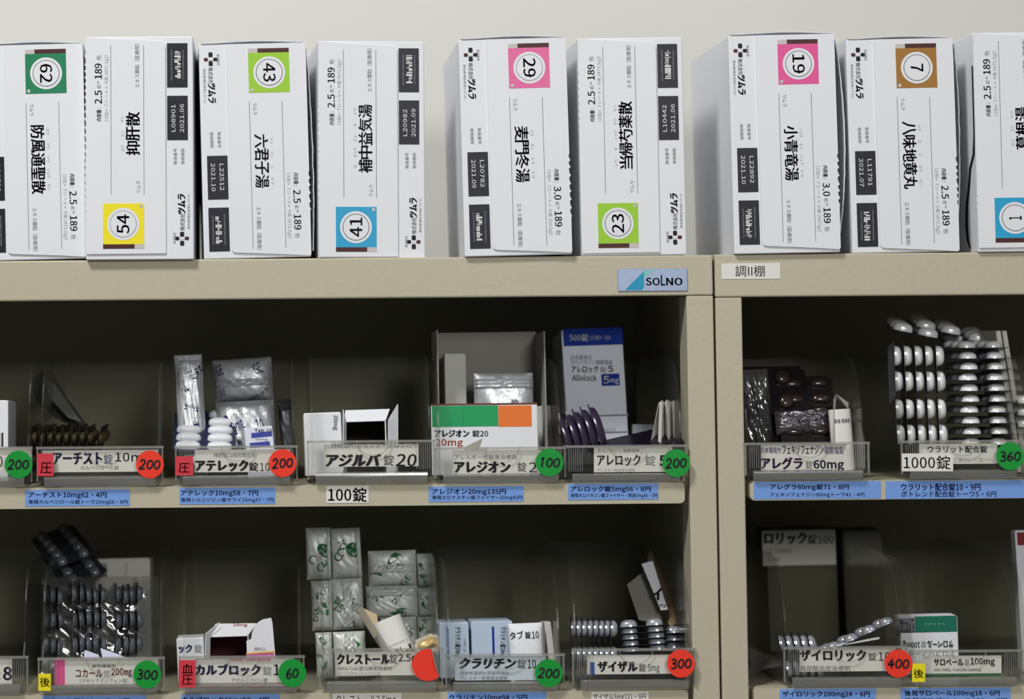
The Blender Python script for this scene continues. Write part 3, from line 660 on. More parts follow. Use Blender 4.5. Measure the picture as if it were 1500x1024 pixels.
def pouch(F, thick, label, mat, prints=(), seams=(), zf=None, name='foil_sachet', cat='sachet', group=None, seed=0, crumple=0.0012, crimp=('u',)):
    """pillow sachet: front F (W x H), crimped seal strips as children"""
    rr = random.Random(seed); v0 = zf_v(F, zf) if zf is not None else 0.0
    W, H = F.W, F.H - v0
    nu, nv = 22, 22
    ph = [(rr.uniform(2, 9), rr.uniform(2, 9), rr.uniform(0, 6.3), rr.uniform(.3, 1)) for _ in range(9)]
    def hz(a, b):
        e = (1 - abs(2 * a - 1) ** 3.2) * (1 - abs(2 * b - 1) ** 3.2)
        z = thick * max(0, e) ** 0.55 * 0.9
        return z + crumple * (0.3 + .7 * e) * sum(k * math.sin(p * a * 6 + q * b * 6 + r_) for p, q, r_, k in ph) / 4
    def fn(a, b, lift=0.0):
        jag = 0.0
        return F.p(a * W, v0 + b * H, hz(a, b) - thick + lift)
    t = thing(name, F.p(W / 2, v0, -thick), label, cat, group)
    mb = MB(); N = nu + 1
    fr = [fn(i / nu, j / nv) for j in range(nv + 1) for i in range(N)]
    bkv = [F.p(i / nu * W, v0 + j / nv * H, -thick - max(0.0003, (hz(i / nu, j / nv)) * .8)) for j in range(nv + 1) for i in range(N)]
    fs = [[j * N + i, j * N + i + 1, (j + 1) * N + i + 1, (j + 1) * N + i] for j in range(nv) for i in range(nu)]
    mb.add(fr, fs, mat, True); mb.add(bkv, [f[::-1] for f in fs], mat, True)
    for pr in prints:
        s_, a0, b0, a1, b1, m = pr[:6]; ang = pr[6] if len(pr) > 6 else 0
        ca, sa = math.cos(ang), math.sin(ang); cu, cv = (a0 + a1) / 2, (b0 + b1) / 2
        asp = H / W
        def g(a, b, ca=ca, sa=sa, cu=cu, cv=cv, a0=a0, a1=a1, b0=b0, b1=b1):
            x = (a - .5) * (a1 - a0); y = (b - .5) * (b1 - b0) * asp
            return fn(min(.98, max(.02, cu + x * ca - y * sa)), min(.98, max(.02, cv + (x * sa + y * ca) / asp)), 0.0005)
        if s_ is None:
            n_ = 24; vs = [g(.5 + .1 * k_ * math.cos(2 * PI * i / n_), .5 + .1 * k_ * math.sin(2 * PI * i / n_)) for k_ in range(6) for i in range(n_)]
            mb.add(vs, [[k_ * n_ + i, k_ * n_ + (i + 1) % n_, (k_ + 1) * n_ + (i + 1) % n_, (k_ + 1) * n_ + i] for k_ in range(5) for i in range(n_)], m)
        else: mb.text(s_, g, m, 0.01)
    mb.build('body', t)
    for sm in seams:                                   # (orientation, position, width)
        o_, pos, wd = sm; mb = MB(); k = 16; vs = []
        nr = 7
        for i in range(k + 1):
            for j in range(nr):
                x = i / k; y = pos + wd * (j / (nr - 1) - .5)
                a, b = (y, x) if o_ == 'v' else (x, y)
                vs.append(fn(min(1, max(0, a)), min(1, max(0, b)), 0.0009 + 0.0007 * (j % 2)))
        mb.add(vs, [[i * nr + j, i * nr + j + 1, (i + 1) * nr + j + 1, (i + 1) * nr + j] for i in range(k) for j in range(nr - 1)], mat)
        mb.build('seal_strip', t)
    return t
_bl = {}
def blister(key, L, Wd, nx, ny, dome, foil, pock, rx=0.0042, ry=0.0042, kind='pocket'):
    """prototype sheet lying in local XY (L along X, Wd along Y), pockets rising along +Z; returns its meshes"""
    if key in _bl: return _bl[key]
    me = bpy.data.meshes.new('backing_foil'); bm = bmesh.new(); bmesh.ops.create_cube(bm, size=1)
    for v in bm.verts: v.co = Vector((v.co.x * L, v.co.y * Wd, v.co.z * 0.0005))
    vert = [e for e in bm.edges if abs(e.verts[0].co.z - e.verts[1].co.z) > 1e-5]
    bmesh.ops.bevel(bm, geom=vert, offset=0.003, segments=3, affect='EDGES')
    bm.to_mesh(me); bm.free(); me.materials.append(foil)
    pm = bpy.data.meshes.new(kind); bm = bmesh.new(); bmesh.ops.create_uvsphere(bm, u_segments=18, v_segments=10, radius=1)
    bmesh.ops.delete(bm, geom=[v for v in bm.verts if v.co.z < -0.01], context='VERTS')
    for v in bm.verts:
        z = v.co.z; k = (1 - z ** 4 * .25)
        sx, sy = abs(v.co.x) ** .8 * (1 if v.co.x >= 0 else -1), abs(v.co.y) ** .8 * (1 if v.co.y >= 0 else -1)
        v.co = Vector((sx * rx, sy * ry, 0.0002 + dome * (z ** .65 if z > 0 else 0)))
    for f in bm.faces: f.smooth = True
    bm.to_mesh(pm); bm.free(); pm.materials.append(pock)
    pos = [((i + .5) / nx * L - L / 2, (j + .5) / ny * Wd - Wd / 2) for i in range(nx) for j in range(ny)]
    _bl[key] = (me, pm, pos)
    return _bl[key]
def place_blister(proto, loc, X, Y, label, group, cat='blister pack', pockname='tablet_pocket', name='blister_sheet'):
    me, pm, pos = proto
    X = Vector(X).normalized(); Y = Vector(Y); Y = (Y - X * Y.dot(X)).normalized(); Z = X.cross(Y)
    t = thing(name, loc, label, cat, group)
    t.matrix_world = Matrix(((X.x, Y.x, Z.x, loc[0]), (X.y, Y.y, Z.y, loc[1]), (X.z, Y.z, Z.z, loc[2]), (0, 0, 0, 1)))
    f = bpy.data.objects.new('backing_foil', me); C.objects.link(f); f.parent = t
    for (x, y) in pos:
        p = bpy.data.objects.new(pockname, pm); C.objects.link(p); p.parent = t; p.location = (x, y, 0)
    return t
ORD = ['first', 'second', 'third', 'fourth', 'fifth', 'sixth', 'seventh', 'eighth', 'ninth', 'tenth']
def roll(F, r, label, mat, prints=(), name='rolled_leaflet', cat='leaflet', inner=None):
    """paper rolled into a flattened tube standing along F's y axis"""
    t = thing(name, F.p(F.W / 2, 0, -r), label, cat)
    mb = MB(); n = 28; W = F.W
    for k, (s1, mt) in enumerate(((1.0, mat), (0.94, mat), (.6, inner or mat), (.54, inner or mat))):
        vs = []
        for j in range(2):
            for i in range(n + 1):
                a = 2 * PI * i / n
                c, s = math.cos(a), math.sin(a)
                vs.append(F.p(W / 2 + W / 2 * s1 * abs(c) ** .75 * (1 if c > 0 else -1), j * F.H * (1 if k < 2 else .99), -r + r * s1 * s))
        mb.add(vs, [[i, i + 1, n + 2 + i, n + 1 + i] for i in range(n)], mt, True)
    for pr in prints:
        s_, a0, b0, a1, b1, m = pr[:6]
        u0, v0 = a0, b0
        def g(a, b, a0=a0, a1=a1, b0=b0, b1=b1):
            x = a0 + a * (a1 - a0); c = (x - .5) * 2; c = max(-.98, min(.98, c))
            s = math.sqrt(max(0, 1 - abs(c) ** (2 / .75)))
            return F.p(W * x, F.H * (b0 + b * (b1 - b0)), -r + r * s + 0.0005)
        mb.text(s_, g, m, pr[6] if len(pr) > 6 else 0.0)
    mb.build('paper', t)
    return t
def flat_sheet(name, label, cat, pts3, mat, thick=0.0006, group=None, prints=None):
    """stiff card through world points (a planar outline)"""
    a, b, c = pts3[0], pts3[1], pts3[2]
    F = Fr(a, b - a, c - b)
    mb = MB(); mb.prism(F, [((p - a).dot(F.x), (p - a).dot(F.y)) for p in pts3], -thick, 0, mat)
    return mb, F

def edge(px, py): return ray(px, py)      # a depth direction in which a sheet is seen nearly edge-on
# ---- upper row, bin 0: sliver of a white carton with a bar code
F = face((-90, 700), (12, 699), (-96, 588), 0.02, 0.0, 0.05)
t = carton(F, B1, 0.05, 'white carton edge with a bar code at the left picture edge', [], bands=[(-30 + i * 4, 634, -28.4 + i * 4 + (i % 3) * .6, 654, INK) for i in range(9)])
# ---- bin 1: dark folded film and dark blister sheets on edge
n = 12; mb = MB()
spine = [P(48, 552, 0.12), P(60, 580, 0.105), P(85, 605, 0.09), P(122, 622, 0.075)]
mb.add([P(46, 560, .12), P(62, 540, .13), P(76, 545, .12), P(100, 585, .1), P(126, 620, .08), P(112, 628, .075), P(80, 612, .085), P(52, 585, .10)],
       [[0, 1, 2, 7], [2, 3, 6, 7], [3, 4, 5, 6]], M('dark_film', (70, 70, 68), .3, .1, noise=.1, scale=60), True)
mb.add([P(66, 556, .095), P(80, 562, .09), P(104, 596, .075), P(119, 618, .07), P(100, 612, .068), P(74, 584, .085)],
       [[0, 1, 2, 5], [5, 2, 3, 4]], M('dark_film_light', (104, 104, 100), .3, .1), True)
tag(mb.build('folded_film'), 'dark folded film leaning at the back of the first full bin', 'film')
pd = blister('dark', 0.075, 0.034, 4, 2, 0.0035, DKBROWN, GOLD)
for i in range(9):
    x = 54 + i * 11.5
    place_blister(pd, P(x, 655 + (i % 2), 0.055), (0, 1, 0), (0.25 * (i > 7), 0, 1), 'dark blister sheet on edge, %s from the left behind the red 200 navy label' % ORD[i], 'dark blister sheets on edge')
# ---- bin 2: silver sachets, white tablets, small blue sachet
SAC = 'silver sachets in the second full bin'
pr = [('GE', .12, .68, .30, .86, NAVY, .5), ('10', .42, .50, .60, .62, NAVY, 1.3), ('アテレ', .55, .78, .95, .90, NAVY, -1.1), ('錠', .62, .28, .82, .46, NAVY, .3), ('mg', .2, .3, .5, .42, NAVY, .5)]
F = face((262, 610), (299, 609), (247, 519), 0.06, 0.1, 0.2)
F = face((260, 608), (301, 606), (248, 519), 0.05, 0.1, 0.15)
pouch(F, 0.007, 'silver foil sachet standing upright at the left of the sachet bin', FOIL, pr, [('v', .06, .09), ('h', .97, .05)], zf=B1 + 0.002, group=SAC, seed=1)
pr2 = [('GE', .06, .62, .18, .88, NAVY, .3), ('GE', .70, .60, .84, .86, NAVY, .4), ('アテレック', .55, .05, .95, .17, NAVY, .5), ('10', .1, .15, .2, .3, NAVY, .2)]
F = face((313, 590), (400, 584), (304, 527), 0.075, -0.05, 0.1)
pouch(F, 0.012, 'silver foil sachet with a seam, topmost in the sachet bin', FOIL, pr2, [('h', .42, .16)], group=SAC, seed=2)
F = face((316, 640), (402, 636), (312, 588), 0.06, -0.05, 0.1)
pouch(F, 0.012, 'silver foil sachet below the seamed one in the sachet bin', FOIL, [('GE', .1, .5, .3, .8, NAVY, .5), ('10mg', .25, .55, .5, .75, NAVY, .5), ('10', .7, .55, .82, .75, NAVY, .2)], [], zf=B1 + 0.002, group=SAC, seed=3)
F = face((412, 650), (432, 648), (405, 586), 0.075)
pouch(F, 0.006, 'dull foil sachet at the right end of the sachet bin', FOIL_D, [], [('h', .9, .1)], zf=B1 + 0.002, group=SAC, seed=4)
pw = blister('whitetab', 0.070, 0.047, 5, 2, 0.0045, M('blue_foil', (56, 62, 96), .35, .4), WHITE_TAB, 0.0045, 0.0095)
for k, (px, py, dy) in enumerate(((300, 632, 0.03), (308, 652, 0.03))):
    place_blister(pw, P(px, py, dy + 0.022), (0, 1, 0.42), (-1, 0, 0.04), ('upper' if k == 0 else 'lower') + ' blister sheet of white oblong tablets in front of the sachets', 'white tablet sheets')
F = rect(363, 627, 406, 656, 0.028, 0, 0.2)
F = face((360, 660), (402, 656), (366, 627), 0.028, 0, 0.2)
carton(F, B1 + 0.0018, 0.008, 'small silver sachet card with blue print in the sachet bin', [('Tab.10', 373, 628, 398, 633, NAVY, 0, .02), ('10mg', 374, 642, 392, 646, NAVY)], bands=[(368, 634.5, 399, 640.5, M('royal_print', (44, 60, 150), .5)), (366, 649, 396, 655, M('royal_print', (44, 60, 150), .5))], mat=M('pale_card', (196, 200, 212), .4, .2), name='sachet_card', cat='card')
# ---- bin 3: opened white cartons
F = face((448, 700), (503, 698), (447, 606), 0.02, 0, 0.06)
t = carton(F, B1 + 0.0018, 0.05, 'closed white carton marked 20mg sideways, left in its bin', [('20mg', 487, 608, 495, 630, GREY, -90, .01)])
def open_carton(F, zf, dep, label, wallm, inm, flaps=(), front=True, vback=None, mouth=None):
    """carton with its mouth toward the viewer (front=False) or a low front wall (front=height)"""
    v0 = (zf - F.o.z + dep * max(0, F.n.z)) / F.y.z; W, H = F.W, F.H; T = 0.0007
    t = thing('opened_carton', F.p(W / 2, v0, -dep / 2), label, 'carton')
    mb = MB()
    for (u0, u1, va, vb, w0, w1, nm) in ((0, T, v0, H, -dep, 0, 'l'), (W - T, W, v0, H, -dep, 0, 'r'), (0, W, v0, H, -dep, -dep + T, 'b'), (0, W, v0, v0 + T, -dep, 0, 'f')):
        mb.box(F, u0, u1, va, vb, w0, w1, wallm)
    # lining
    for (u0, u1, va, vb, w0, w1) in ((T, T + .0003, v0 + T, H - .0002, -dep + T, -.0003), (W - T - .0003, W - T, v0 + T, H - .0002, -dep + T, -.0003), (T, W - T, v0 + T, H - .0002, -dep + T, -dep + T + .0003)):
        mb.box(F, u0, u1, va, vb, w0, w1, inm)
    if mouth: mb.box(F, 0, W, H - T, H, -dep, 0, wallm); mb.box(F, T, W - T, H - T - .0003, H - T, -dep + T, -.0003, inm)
    mb.build('body', t)
    return t
F = face((507, 700), (568, 698), (508, 617), 0.03, 0, 0.02)
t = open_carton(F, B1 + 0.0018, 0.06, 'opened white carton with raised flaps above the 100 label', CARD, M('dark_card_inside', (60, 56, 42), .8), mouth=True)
def flap(t, pts, mat, prints=None, name='flap'):
    mb, G = flat_sheet(name, '', '', pts, mat)
    if prints:
        for pr in prints: ptext_rot(mb, G, *pr)
    return mb.build(name, t)
flap(t, [F.p(0, F.H), F.p(F.W, F.H), P(571, 599, 0.036), P(506, 601, 0.036)], CARD)
flap(t, [F.p(F.W, 0.001), P(582, 690, 0.012), P(582, 592, 0.014), F.p(F.W, F.H)], CARD)
flap(t, [F.p(0, 0.001), P(502, 690, 0.018), P(502, 600, 0.02), F.p(0, F.H)], CARD)
# ---- bin 4: the large opened carton with green and orange print
F = face((640, 705), (785, 703), (629, 486), 0.09, 0, 0.08)
F = face((636, 700), (790, 698), (628, 488), 0.085, 0, 0.04)
v0 = zf_v(F, B1 + 0.0018); DP = 0.055
t = thing('opened_carton', F.p(F.W / 2, v0, 0), 'tall opened carton with a green and orange front panel, tablet box inside', 'carton')
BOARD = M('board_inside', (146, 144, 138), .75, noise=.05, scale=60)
mb = MB(); W, H, T = F.W, F.H, 0.0009
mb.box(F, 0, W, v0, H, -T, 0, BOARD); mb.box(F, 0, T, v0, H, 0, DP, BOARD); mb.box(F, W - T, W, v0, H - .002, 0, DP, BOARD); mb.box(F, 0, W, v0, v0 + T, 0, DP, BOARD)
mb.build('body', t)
G = Fr(F.p(0, v0, DP), F.x, F.y); G.W = W
ut, vt = G.hit(640, 594)
G.H = vt
ga, gb = G.hit(632, 640)[0], G.hit(788, 640)[0]
mb = MB(); mb.box(G, ga, gb, 0, vt, -T, 0, CARD, 0.0003, 1)
mb.prect(G, 633, 595, 730, 625, 0.0002, M('green_band', (22, 154, 92), .45)); mb.prect(G, 730, 594.4, 779, 625, 0.0002, M('orange_band', (232, 118, 44), .45))
mb.prect(G, 678, 595, 678.6, 625, 0.0003, M('green_seam', (16, 120, 70), .5))
mb.ptext(G, 'アレジオン', 637, 630, 687, 640, 0.0003, INK, .03); mb.ptext(G, '錠20', 692, 630, 715, 640, 0.0003, INK, .01); mb.ptext(G, '20mg', 638, 643, 678, 656, 0.0003, M('orange_ink', (222, 92, 52), .5), .01)
mb.build('front_panel', t)
mb = MB(); mb.box(G, ga, gb, vt, vt + 0.0012, -0.0009, 0.0003, M('brown_torn_edge', (112, 62, 44), .7)); mb.build('torn_edge', t)
flap(t, [G.p(*G.hit(678, 656), .001), G.p(*G.hit(706, 642), .006), G.p(*G.hit(702, 656), .004)], KRAFT, name='torn_tab')
F2 = Fr(F.p(0, v0 + T, 0.028), F.x, F.y); a, b = F2.hit(651, 519); c, _ = F2.hit(683, 560)
F2 = Fr(F2.p(a, 0, 0), F.x, F.y); F2.W = c - a; F2.H = b
carton(F2, None, 0.02, 'plain white box standing inside the tall opened carton', mat=M('plain_white_box', (206, 206, 200), .6))
F2 = Fr(F.p(0, v0 + T, 0.046), F.x, F.y); a, b = F2.hit(695, 547); c, _ = F2.hit(782, 560)
F2 = Fr(F2.p(a, 0, 0), F.x, F.y); F2.W = c - a; F2.H = b
pouch(F2, 0.007, 'silver sachet with red print standing inside the tall opened carton', FOIL, [('アレ', .04, .88, .2, .94, M('red_print', (150, 60, 52), .5), .2), ('20', .8, .87, .92, .93, M('red_print', (150, 60, 52), .5), 0), ('錠', .62, .62, .74, .74, GREY, .2)], [('h', .90, .10)], seed=9)
F = face((792, 700), (816, 698), (785, 596), 0.05, 0, 0.06)
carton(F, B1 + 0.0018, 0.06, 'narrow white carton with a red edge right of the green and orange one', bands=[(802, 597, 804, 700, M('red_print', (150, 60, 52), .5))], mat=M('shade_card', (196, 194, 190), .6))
# ---- bin 5: tall blue and white carton, purple blisters, leaflet
F = face((834, 700), (924, 697), (825, 484), 0.075, 0, 0.12)
RB = M('royal_blue', (34, 58, 146), .8, spec=.08)
carton(F, B1 + 0.0018, 0.055, 'tall white carton with a blue top band marked 500', [('500錠', 834, 489, 861, 500, WINK, 0, .01), ('(10錠×50)', 863, 491, 894, 499, LGREY), ('日本薬局方', 836, 520, 867, 527, GREY), ('オロパタジン塩酸塩錠', 836, 527, 897, 534, GREY), ('アレロック', 837, 536, 876, 546, INK, 0, .015), ('錠', 879, 537, 888, 546, GREY), ('5', 891, 536, 898, 545, INK, 0, .02), ('Allelock', 838, 549, 874, 558, INK, 0, .012), ('5', 884, 551, 892, 562, WINK, 0, .02), ('mg', 894, 555, 906, 563, WINK), ('KH021', 878, 627, 902, 633, GREY)],
       mat=M('cool_white_card', (208, 214, 226), .5), bands=[(825, 482, 913, 506, RB), (881, 548, 908, 565, RB), (832, 609.5, 921, 610.3, GREY), (832, 634.5, 921, 635.3, GREY)])
pp_ = blister('purple', 0.060, 0.036, 4, 1, 0.0052, M('purple_edge', (74, 68, 84), .3, .3), PURPLE, 0.0062, 0.0155)
for i in range(5):
    place_blister(pp_, P(826 + i * 11.5, 628 + i * -0.5 + (4 - i) * 3, 0.032), edge(826 + i * 11.5 - 60, 600), (-0.30, 0.1, 1), 'dark purple blister sheet on edge, %s from the left before the tall carton' % ORD[i], 'dark purple blister sheets on edge')
PF = blister('purpleback', 0.060, 0.034, 4, 2, 0.0052, M('purple_foil', (30, 25, 40), .22, .3, noise=.2, scale=80), PURPLE, 0.0058, 0.0068)
place_blister(PF, P(920, 650, 0.035), (1, 0.2, 0.2), (-0.15, -1, -0.32), 'dark purple blister sheet lying tilted right of the purple bundle', None)
place_blister(PF, P(952, 656, 0.028), (1, 0.3, 0.36), (-0.2, -1, -0.3), 'dark purple blister sheet lying under the folded leaflet', None)
t = thing('folded_leaflet', P(975, 700, 0.05), 'white folded leaflet standing at the right end of the upper left cabinet', 'leaflet')
mb = MB()
xs = [(949, 648, 966, 588), (962, 652, 964, 592), (968, 652, 970, 586), (975, 652, 973, 590), (981, 652, 977, 585), (985, 652, 983, 589), (988, 652, 988, 586)]
for i in range(len(xs) - 1):
    a, b = xs[i], xs[i + 1]
    ya, yb = (0.03, 0.045) if i % 2 == 0 else (0.045, 0.03)
    mb.add([P(a[0], a[1] + 20, ya), P(b[0], b[1] + 20, yb), P(b[2], b[3], yb), P(a[2], a[3], ya)], [[0, 1, 2, 3]], PAPER)
mb.add([P(963, 672, .03), P(968, 672, .026), P(970, 590, .026), P(966, 588, .03)], [[0, 1, 2, 3]], PAPER)
mb.add([P(988, 670, .03), P(997, 668, .08), P(990, 587, .08), P(988, 586, .03)], [[0, 1, 2, 3]], M('dark_paper', (92, 88, 80), .7))
mb.build('paper', t)
F = face((930, 690), (962, 690), (925, 622), 0.07, 0, .3)
carton(F, B1 + 0.0018, 0.006, 'grey card lying behind the folded leaflet', mat=M('grey_card', (150, 154, 164), .6), name='paper_card', cat='card')
# ---- bin 6: clear bags with brown blisters, rolled leaflet
pb = blister('brown', 0.075, 0.040, 2, 2, 0.005, M('brown_foil', (32, 28, 29), .3, .4), M('brown_pocket', (66, 54, 50), .2, .4, coat=.5), 0.006, 0.006)
GB = 'bagged brown blister packs'
for k, (px, py, dy) in enumerate(((1112, 572, .06), (1112, 615, .055), (1112, 650, .05))):
    place_blister(pb, P(px, py, dy), (1, 0.05, 0), (0, 0.5, 1), 'brown blister pack in the clear bag, %s from top, by the beige post' % ORD[k], GB)
F = face((1093, 652), (1136, 650), (1088, 541), 0.045, 0, 0.1)
pouch(F, 0.006, 'clear crinkled bag standing against the beige post of the right cabinet', BAG, [], [], zf=D1 + 0.002, name='clear_bag', cat='bag', seed=21, crumple=0.003)
pb2 = blister('brown2', 0.026, 0.040, 2, 2, 0.004, M('brown_foil', (32, 28, 29), .3, .4), M('brown_pocket', (66, 54, 50), .2, .4, coat=.5), 0.0036, 0.0072)
for k, (px, py, dy) in enumerate(((1181, 574, .062), (1182, 612, .058), (1184, 644, .04))):
    place_blister(pb2, P(px, py, dy), (0, .45, 1), (-1, .05, 0), 'brown blister sheet in the middle of its bin, %s from top' % ORD[k], GB)
F = face((1141, 633), (1222, 630), (1140, 599), 0.035, 0, 0.3)
pouch(F, 0.008, 'crinkled dark silver bag in front of the brown blister sheets', M('dark_bag_foil', (104, 100, 106), .25, .6, noise=.3, scale=120, bump=.9), [], [], name='foil_bag', cat='bag', seed=22, crumple=0.004)
F = face((1224, 690), (1256, 688), (1222, 600), 0.02, 0, 0.05)
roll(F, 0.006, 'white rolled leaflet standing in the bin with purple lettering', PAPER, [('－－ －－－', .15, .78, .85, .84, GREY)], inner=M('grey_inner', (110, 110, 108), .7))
mb = MB(); mb.add([P(1219, 690, .024), P(1222, 690, .02), P(1221, 585, .022), P(1225, 577, .03), P(1243, 590, .03), P(1243, 600, .034), P(1226, 584, .036)], [[0, 1, 2, 3], [3, 4, 5, 6]], PAPER)
tag(mb.build('folded_paper'), 'folded paper edge standing left of the white rolled leaflet', 'paper')
F = rect(1241, 650, 1254, 693, 0.007)
# ---- bin 7: silver tablet sheets
ps = blister('silver', 0.055, 0.038, 3, 2, 0.0060, BFOIL, SILVER, 0.0058, 0.0076)
pf = blister('silverflat', 0.055, 0.040, 3, 2, 0.0050, BFOIL, SILVER, 0.0062, 0.0066)
GS = 'silver tablet sheets in the bin with the 360 sticker'
for r_, (zc_, nm) in enumerate(((540, 'upper'), (618, 'lower'))):
    for i in range(5):
        x = 1309 + i * 15.5 + (r_ * 3)
        place_blister(ps, P(x, zc_, 0.055), edge(x - 60, zc_), (-0.03, 0, 1), 'silver tablet sheet on edge, %s from the left in the %s upright bundle' % (ORD[i], nm), GS)
mb = MB()
for i in range(10):
    y = 500 + i * 15.8
    place_blister(pf, P(1424 + (i % 3) + i * .8, y + 9, 0.06), edge(1418, y - 40) + Vector((-.30, 0, 0)), (-1, 0, 0.0), 'silver tablet sheet lying flat, %s from the top of the tall right stack' % ORD[i], GS)
for k, (px, py) in enumerate(((1335, 484), (1368, 480), (1408, 494))):
    place_blister(ps, P(px, py, 0.08 + .012 * k), (0.15, 1, 0.12), (-1, 0.1, 0.22 if k < 2 else 0), ('left', 'middle', 'right')[k] + ' silver tablet sheet lying loose on top of the tablet bundles', GS)
mb = MB(); F = face((1298, 640), (1306, 640), (1298, 510), .03)
mb.add([P(1300, 508, .035), P(1310, 500, .03), P(1312, 580, .03), P(1303, 592, .035)], [[0, 1, 2, 3]], M('blister_back', (88, 90, 98), .4, .4)); tag(mb.build('foil_card'), 'grey foil card at the left of the upright tablet bundle', 'card')
for k, x in enumerate((1473, 1482)):
    F = face((x + 1, 582), (x + 8, 581), (x, 484), 0.04 + .012 * k)
    carton(F, D1 + 0.0018, 0.05, ('left' if k == 0 else 'right') + ' one of two white cards standing right of the tablet stack', mat=M('cream_card', (222, 220, 208), .6), name='paper_card', cat='card', group='white cards by the tablet stack')
# ---- lower row, bin 1: dark bags of blisters
pg = blister('dim', 0.036, 0.07, 2, 5, 0.005, M('slate_foil', (62, 66, 78), .35, .4), M('slate_pocket', (128, 132, 142), .25, .5), 0.0042, 0.0066)
GD = 'dim blister packs in the bin with the 300 pink card'
place_blister(pg, P(92, 800, .13), (1, 0.3, 0.35), (-.1, 1, .35), 'loose dim blister pack tilted on top of the bagged blisters', GD)
place_blister(pg, P(108, 826, .12), (1, 0.3, 0.3), (-.1, 1, .35), 'second dim blister pack tilted just below the topmost', GD)
pg = blister('dimedge', 0.06, 0.017, 4, 1, 0.004, M('slate_foil', (62, 66, 78), .35, .4), M('slate_pocket', (150, 154, 164), .25, .4), 0.0044, 0.0058)
for yy, row in ((872, 'top'), (908, 'middle'), (946, 'bottom')):
    for x0, n_, nm in ((62, 3, 'left'), (104, 5, 'centre'), (168, 4, 'right')):
        for i in range(n_):
            x = x0 + i * 10.5 + R.uniform(-1, 1)
            place_blister(pg, P(x, yy + R.uniform(-3, 3), .085 + R.uniform(-.004, .004)), edge(x - 160, yy), (R.uniform(-.08, .08), 0, 1), 'dim sheet on edge, %s in the %s %s bagged bundle' % (ORD[i], row, nm), GD)
F = face((58, 958), (232, 956), (56, 846), 0.065, 0, .1)
pouch(F, 0.010, 'crinkled clear bag holding the dim blister packs', BAG, [], [('v', .33, .04), ('v', .8, .03)], zf=B2 + 0.002, name='clear_bag', cat='bag', seed=31, crumple=0.004)
F = face((141, 956), (222, 954), (134, 820), 0.115, 0, .08)
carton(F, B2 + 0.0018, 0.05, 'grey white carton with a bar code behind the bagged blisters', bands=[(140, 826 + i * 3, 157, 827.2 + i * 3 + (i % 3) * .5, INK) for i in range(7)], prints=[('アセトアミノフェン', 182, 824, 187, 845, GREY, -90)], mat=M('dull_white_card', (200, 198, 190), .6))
for k, pts in enumerate(([(122, 975), (150, 972), (144, 959), (123, 957)], [(152, 972), (196, 968), (172, 958), (147, 951)])):
    mb, G = flat_sheet('paper_scrap', '', '', [P(x, y, .012 + .004 * i) for i, (x, y) in enumerate(pts)], M('lilac_paper', (196, 200, 222), .6))
    tag(mb.build('paper_scrap'), ('left' if k == 0 else 'right') + ' pale lilac paper corner rising behind the pink striped card', 'paper')
# ---- lower bin 2
F = face((261, 1000), (301, 998), (260, 936), 0.03, 0, .05)
carton(F, B2 + 0.0018, 0.03, 'small white carton end with navy lettering beside the opened dark red carton', [('ック', 262, 944, 281, 956, NAVY, 0, .03), ('錠', 285, 944, 296, 956, GREY)])
F = face((304, 1003), (362, 1001), (312, 930), 0.035, 0, .02)
F = face((306, 1003), (366, 1001), (312, 932), 0.035, 0, .02)
t = open_carton(F, B2 + 0.0018, 0.055, 'opened white carton with a dark red inside and a rounded flap', CARD, MAROON, mouth=True)
F_ = [F.p(0, F.H), F.p(F.W, F.H), P(376, 913, 0.05), P(316, 909, 0.05)]
mb, G = flat_sheet('flap', '', '', F_, CARD)
mb.ptext(G, '16mg', 342, 914, 362, 919, .0004, PINK, .01)
mb.build('flap', t)
flap(t, [F.p(0, 0), P(299, 990, .03), P(301, 928, .03), P(316, 911, 0.045), F.p(0, F.H)], CARD)
pts = [P(363, 985, .02), P(405, 982, .018), P(399, 912, .018), P(397, 905, .018)] + [P(388 - 24 * math.sin(i / 6 * PI / 2) + 4, 906 + 30 * (1 - math.cos(i / 6 * PI / 2)), .019) for i in range(7)] + [P(361, 939, .02)]
mb, G = flat_sheet('flap', '', '', pts, CARD)
mb.prect(G, 361, 956, 402, 958.5, .0003, M('gold_print', (236, 190, 96), .5)); mb.prect(G, 361, 958.5, 403, 975, .0003, M('magenta_print', (206, 96, 172), .5)); mb.ptext(G, '開封口', 373, 948, 389, 953, .0003, GREY)
mb.build('flap', t)
for i, x in enumerate((308, 342, 374, 409)):
    bm = bmesh.new(); bmesh.ops.create_uvsphere(bm, u_segments=20, v_segments=12, radius=1)
    mb = MB(); c = P(x, 1013, .006); c.z = B2 + 0.0018 + .0035
    mb.bm(bm, lambda v, c=c: c + Vector((v.x * .0085, v.y * .0055, v.z * .0035)), M('orange_red_tablet', (226, 76, 52), .3, coat=.4), True)
    tag(mb.build('loose_tablet'), 'orange red tablet, %s from the left, under the green 60 bin label' % ORD[i], 'tablet', 'orange red tablets under the bin label')
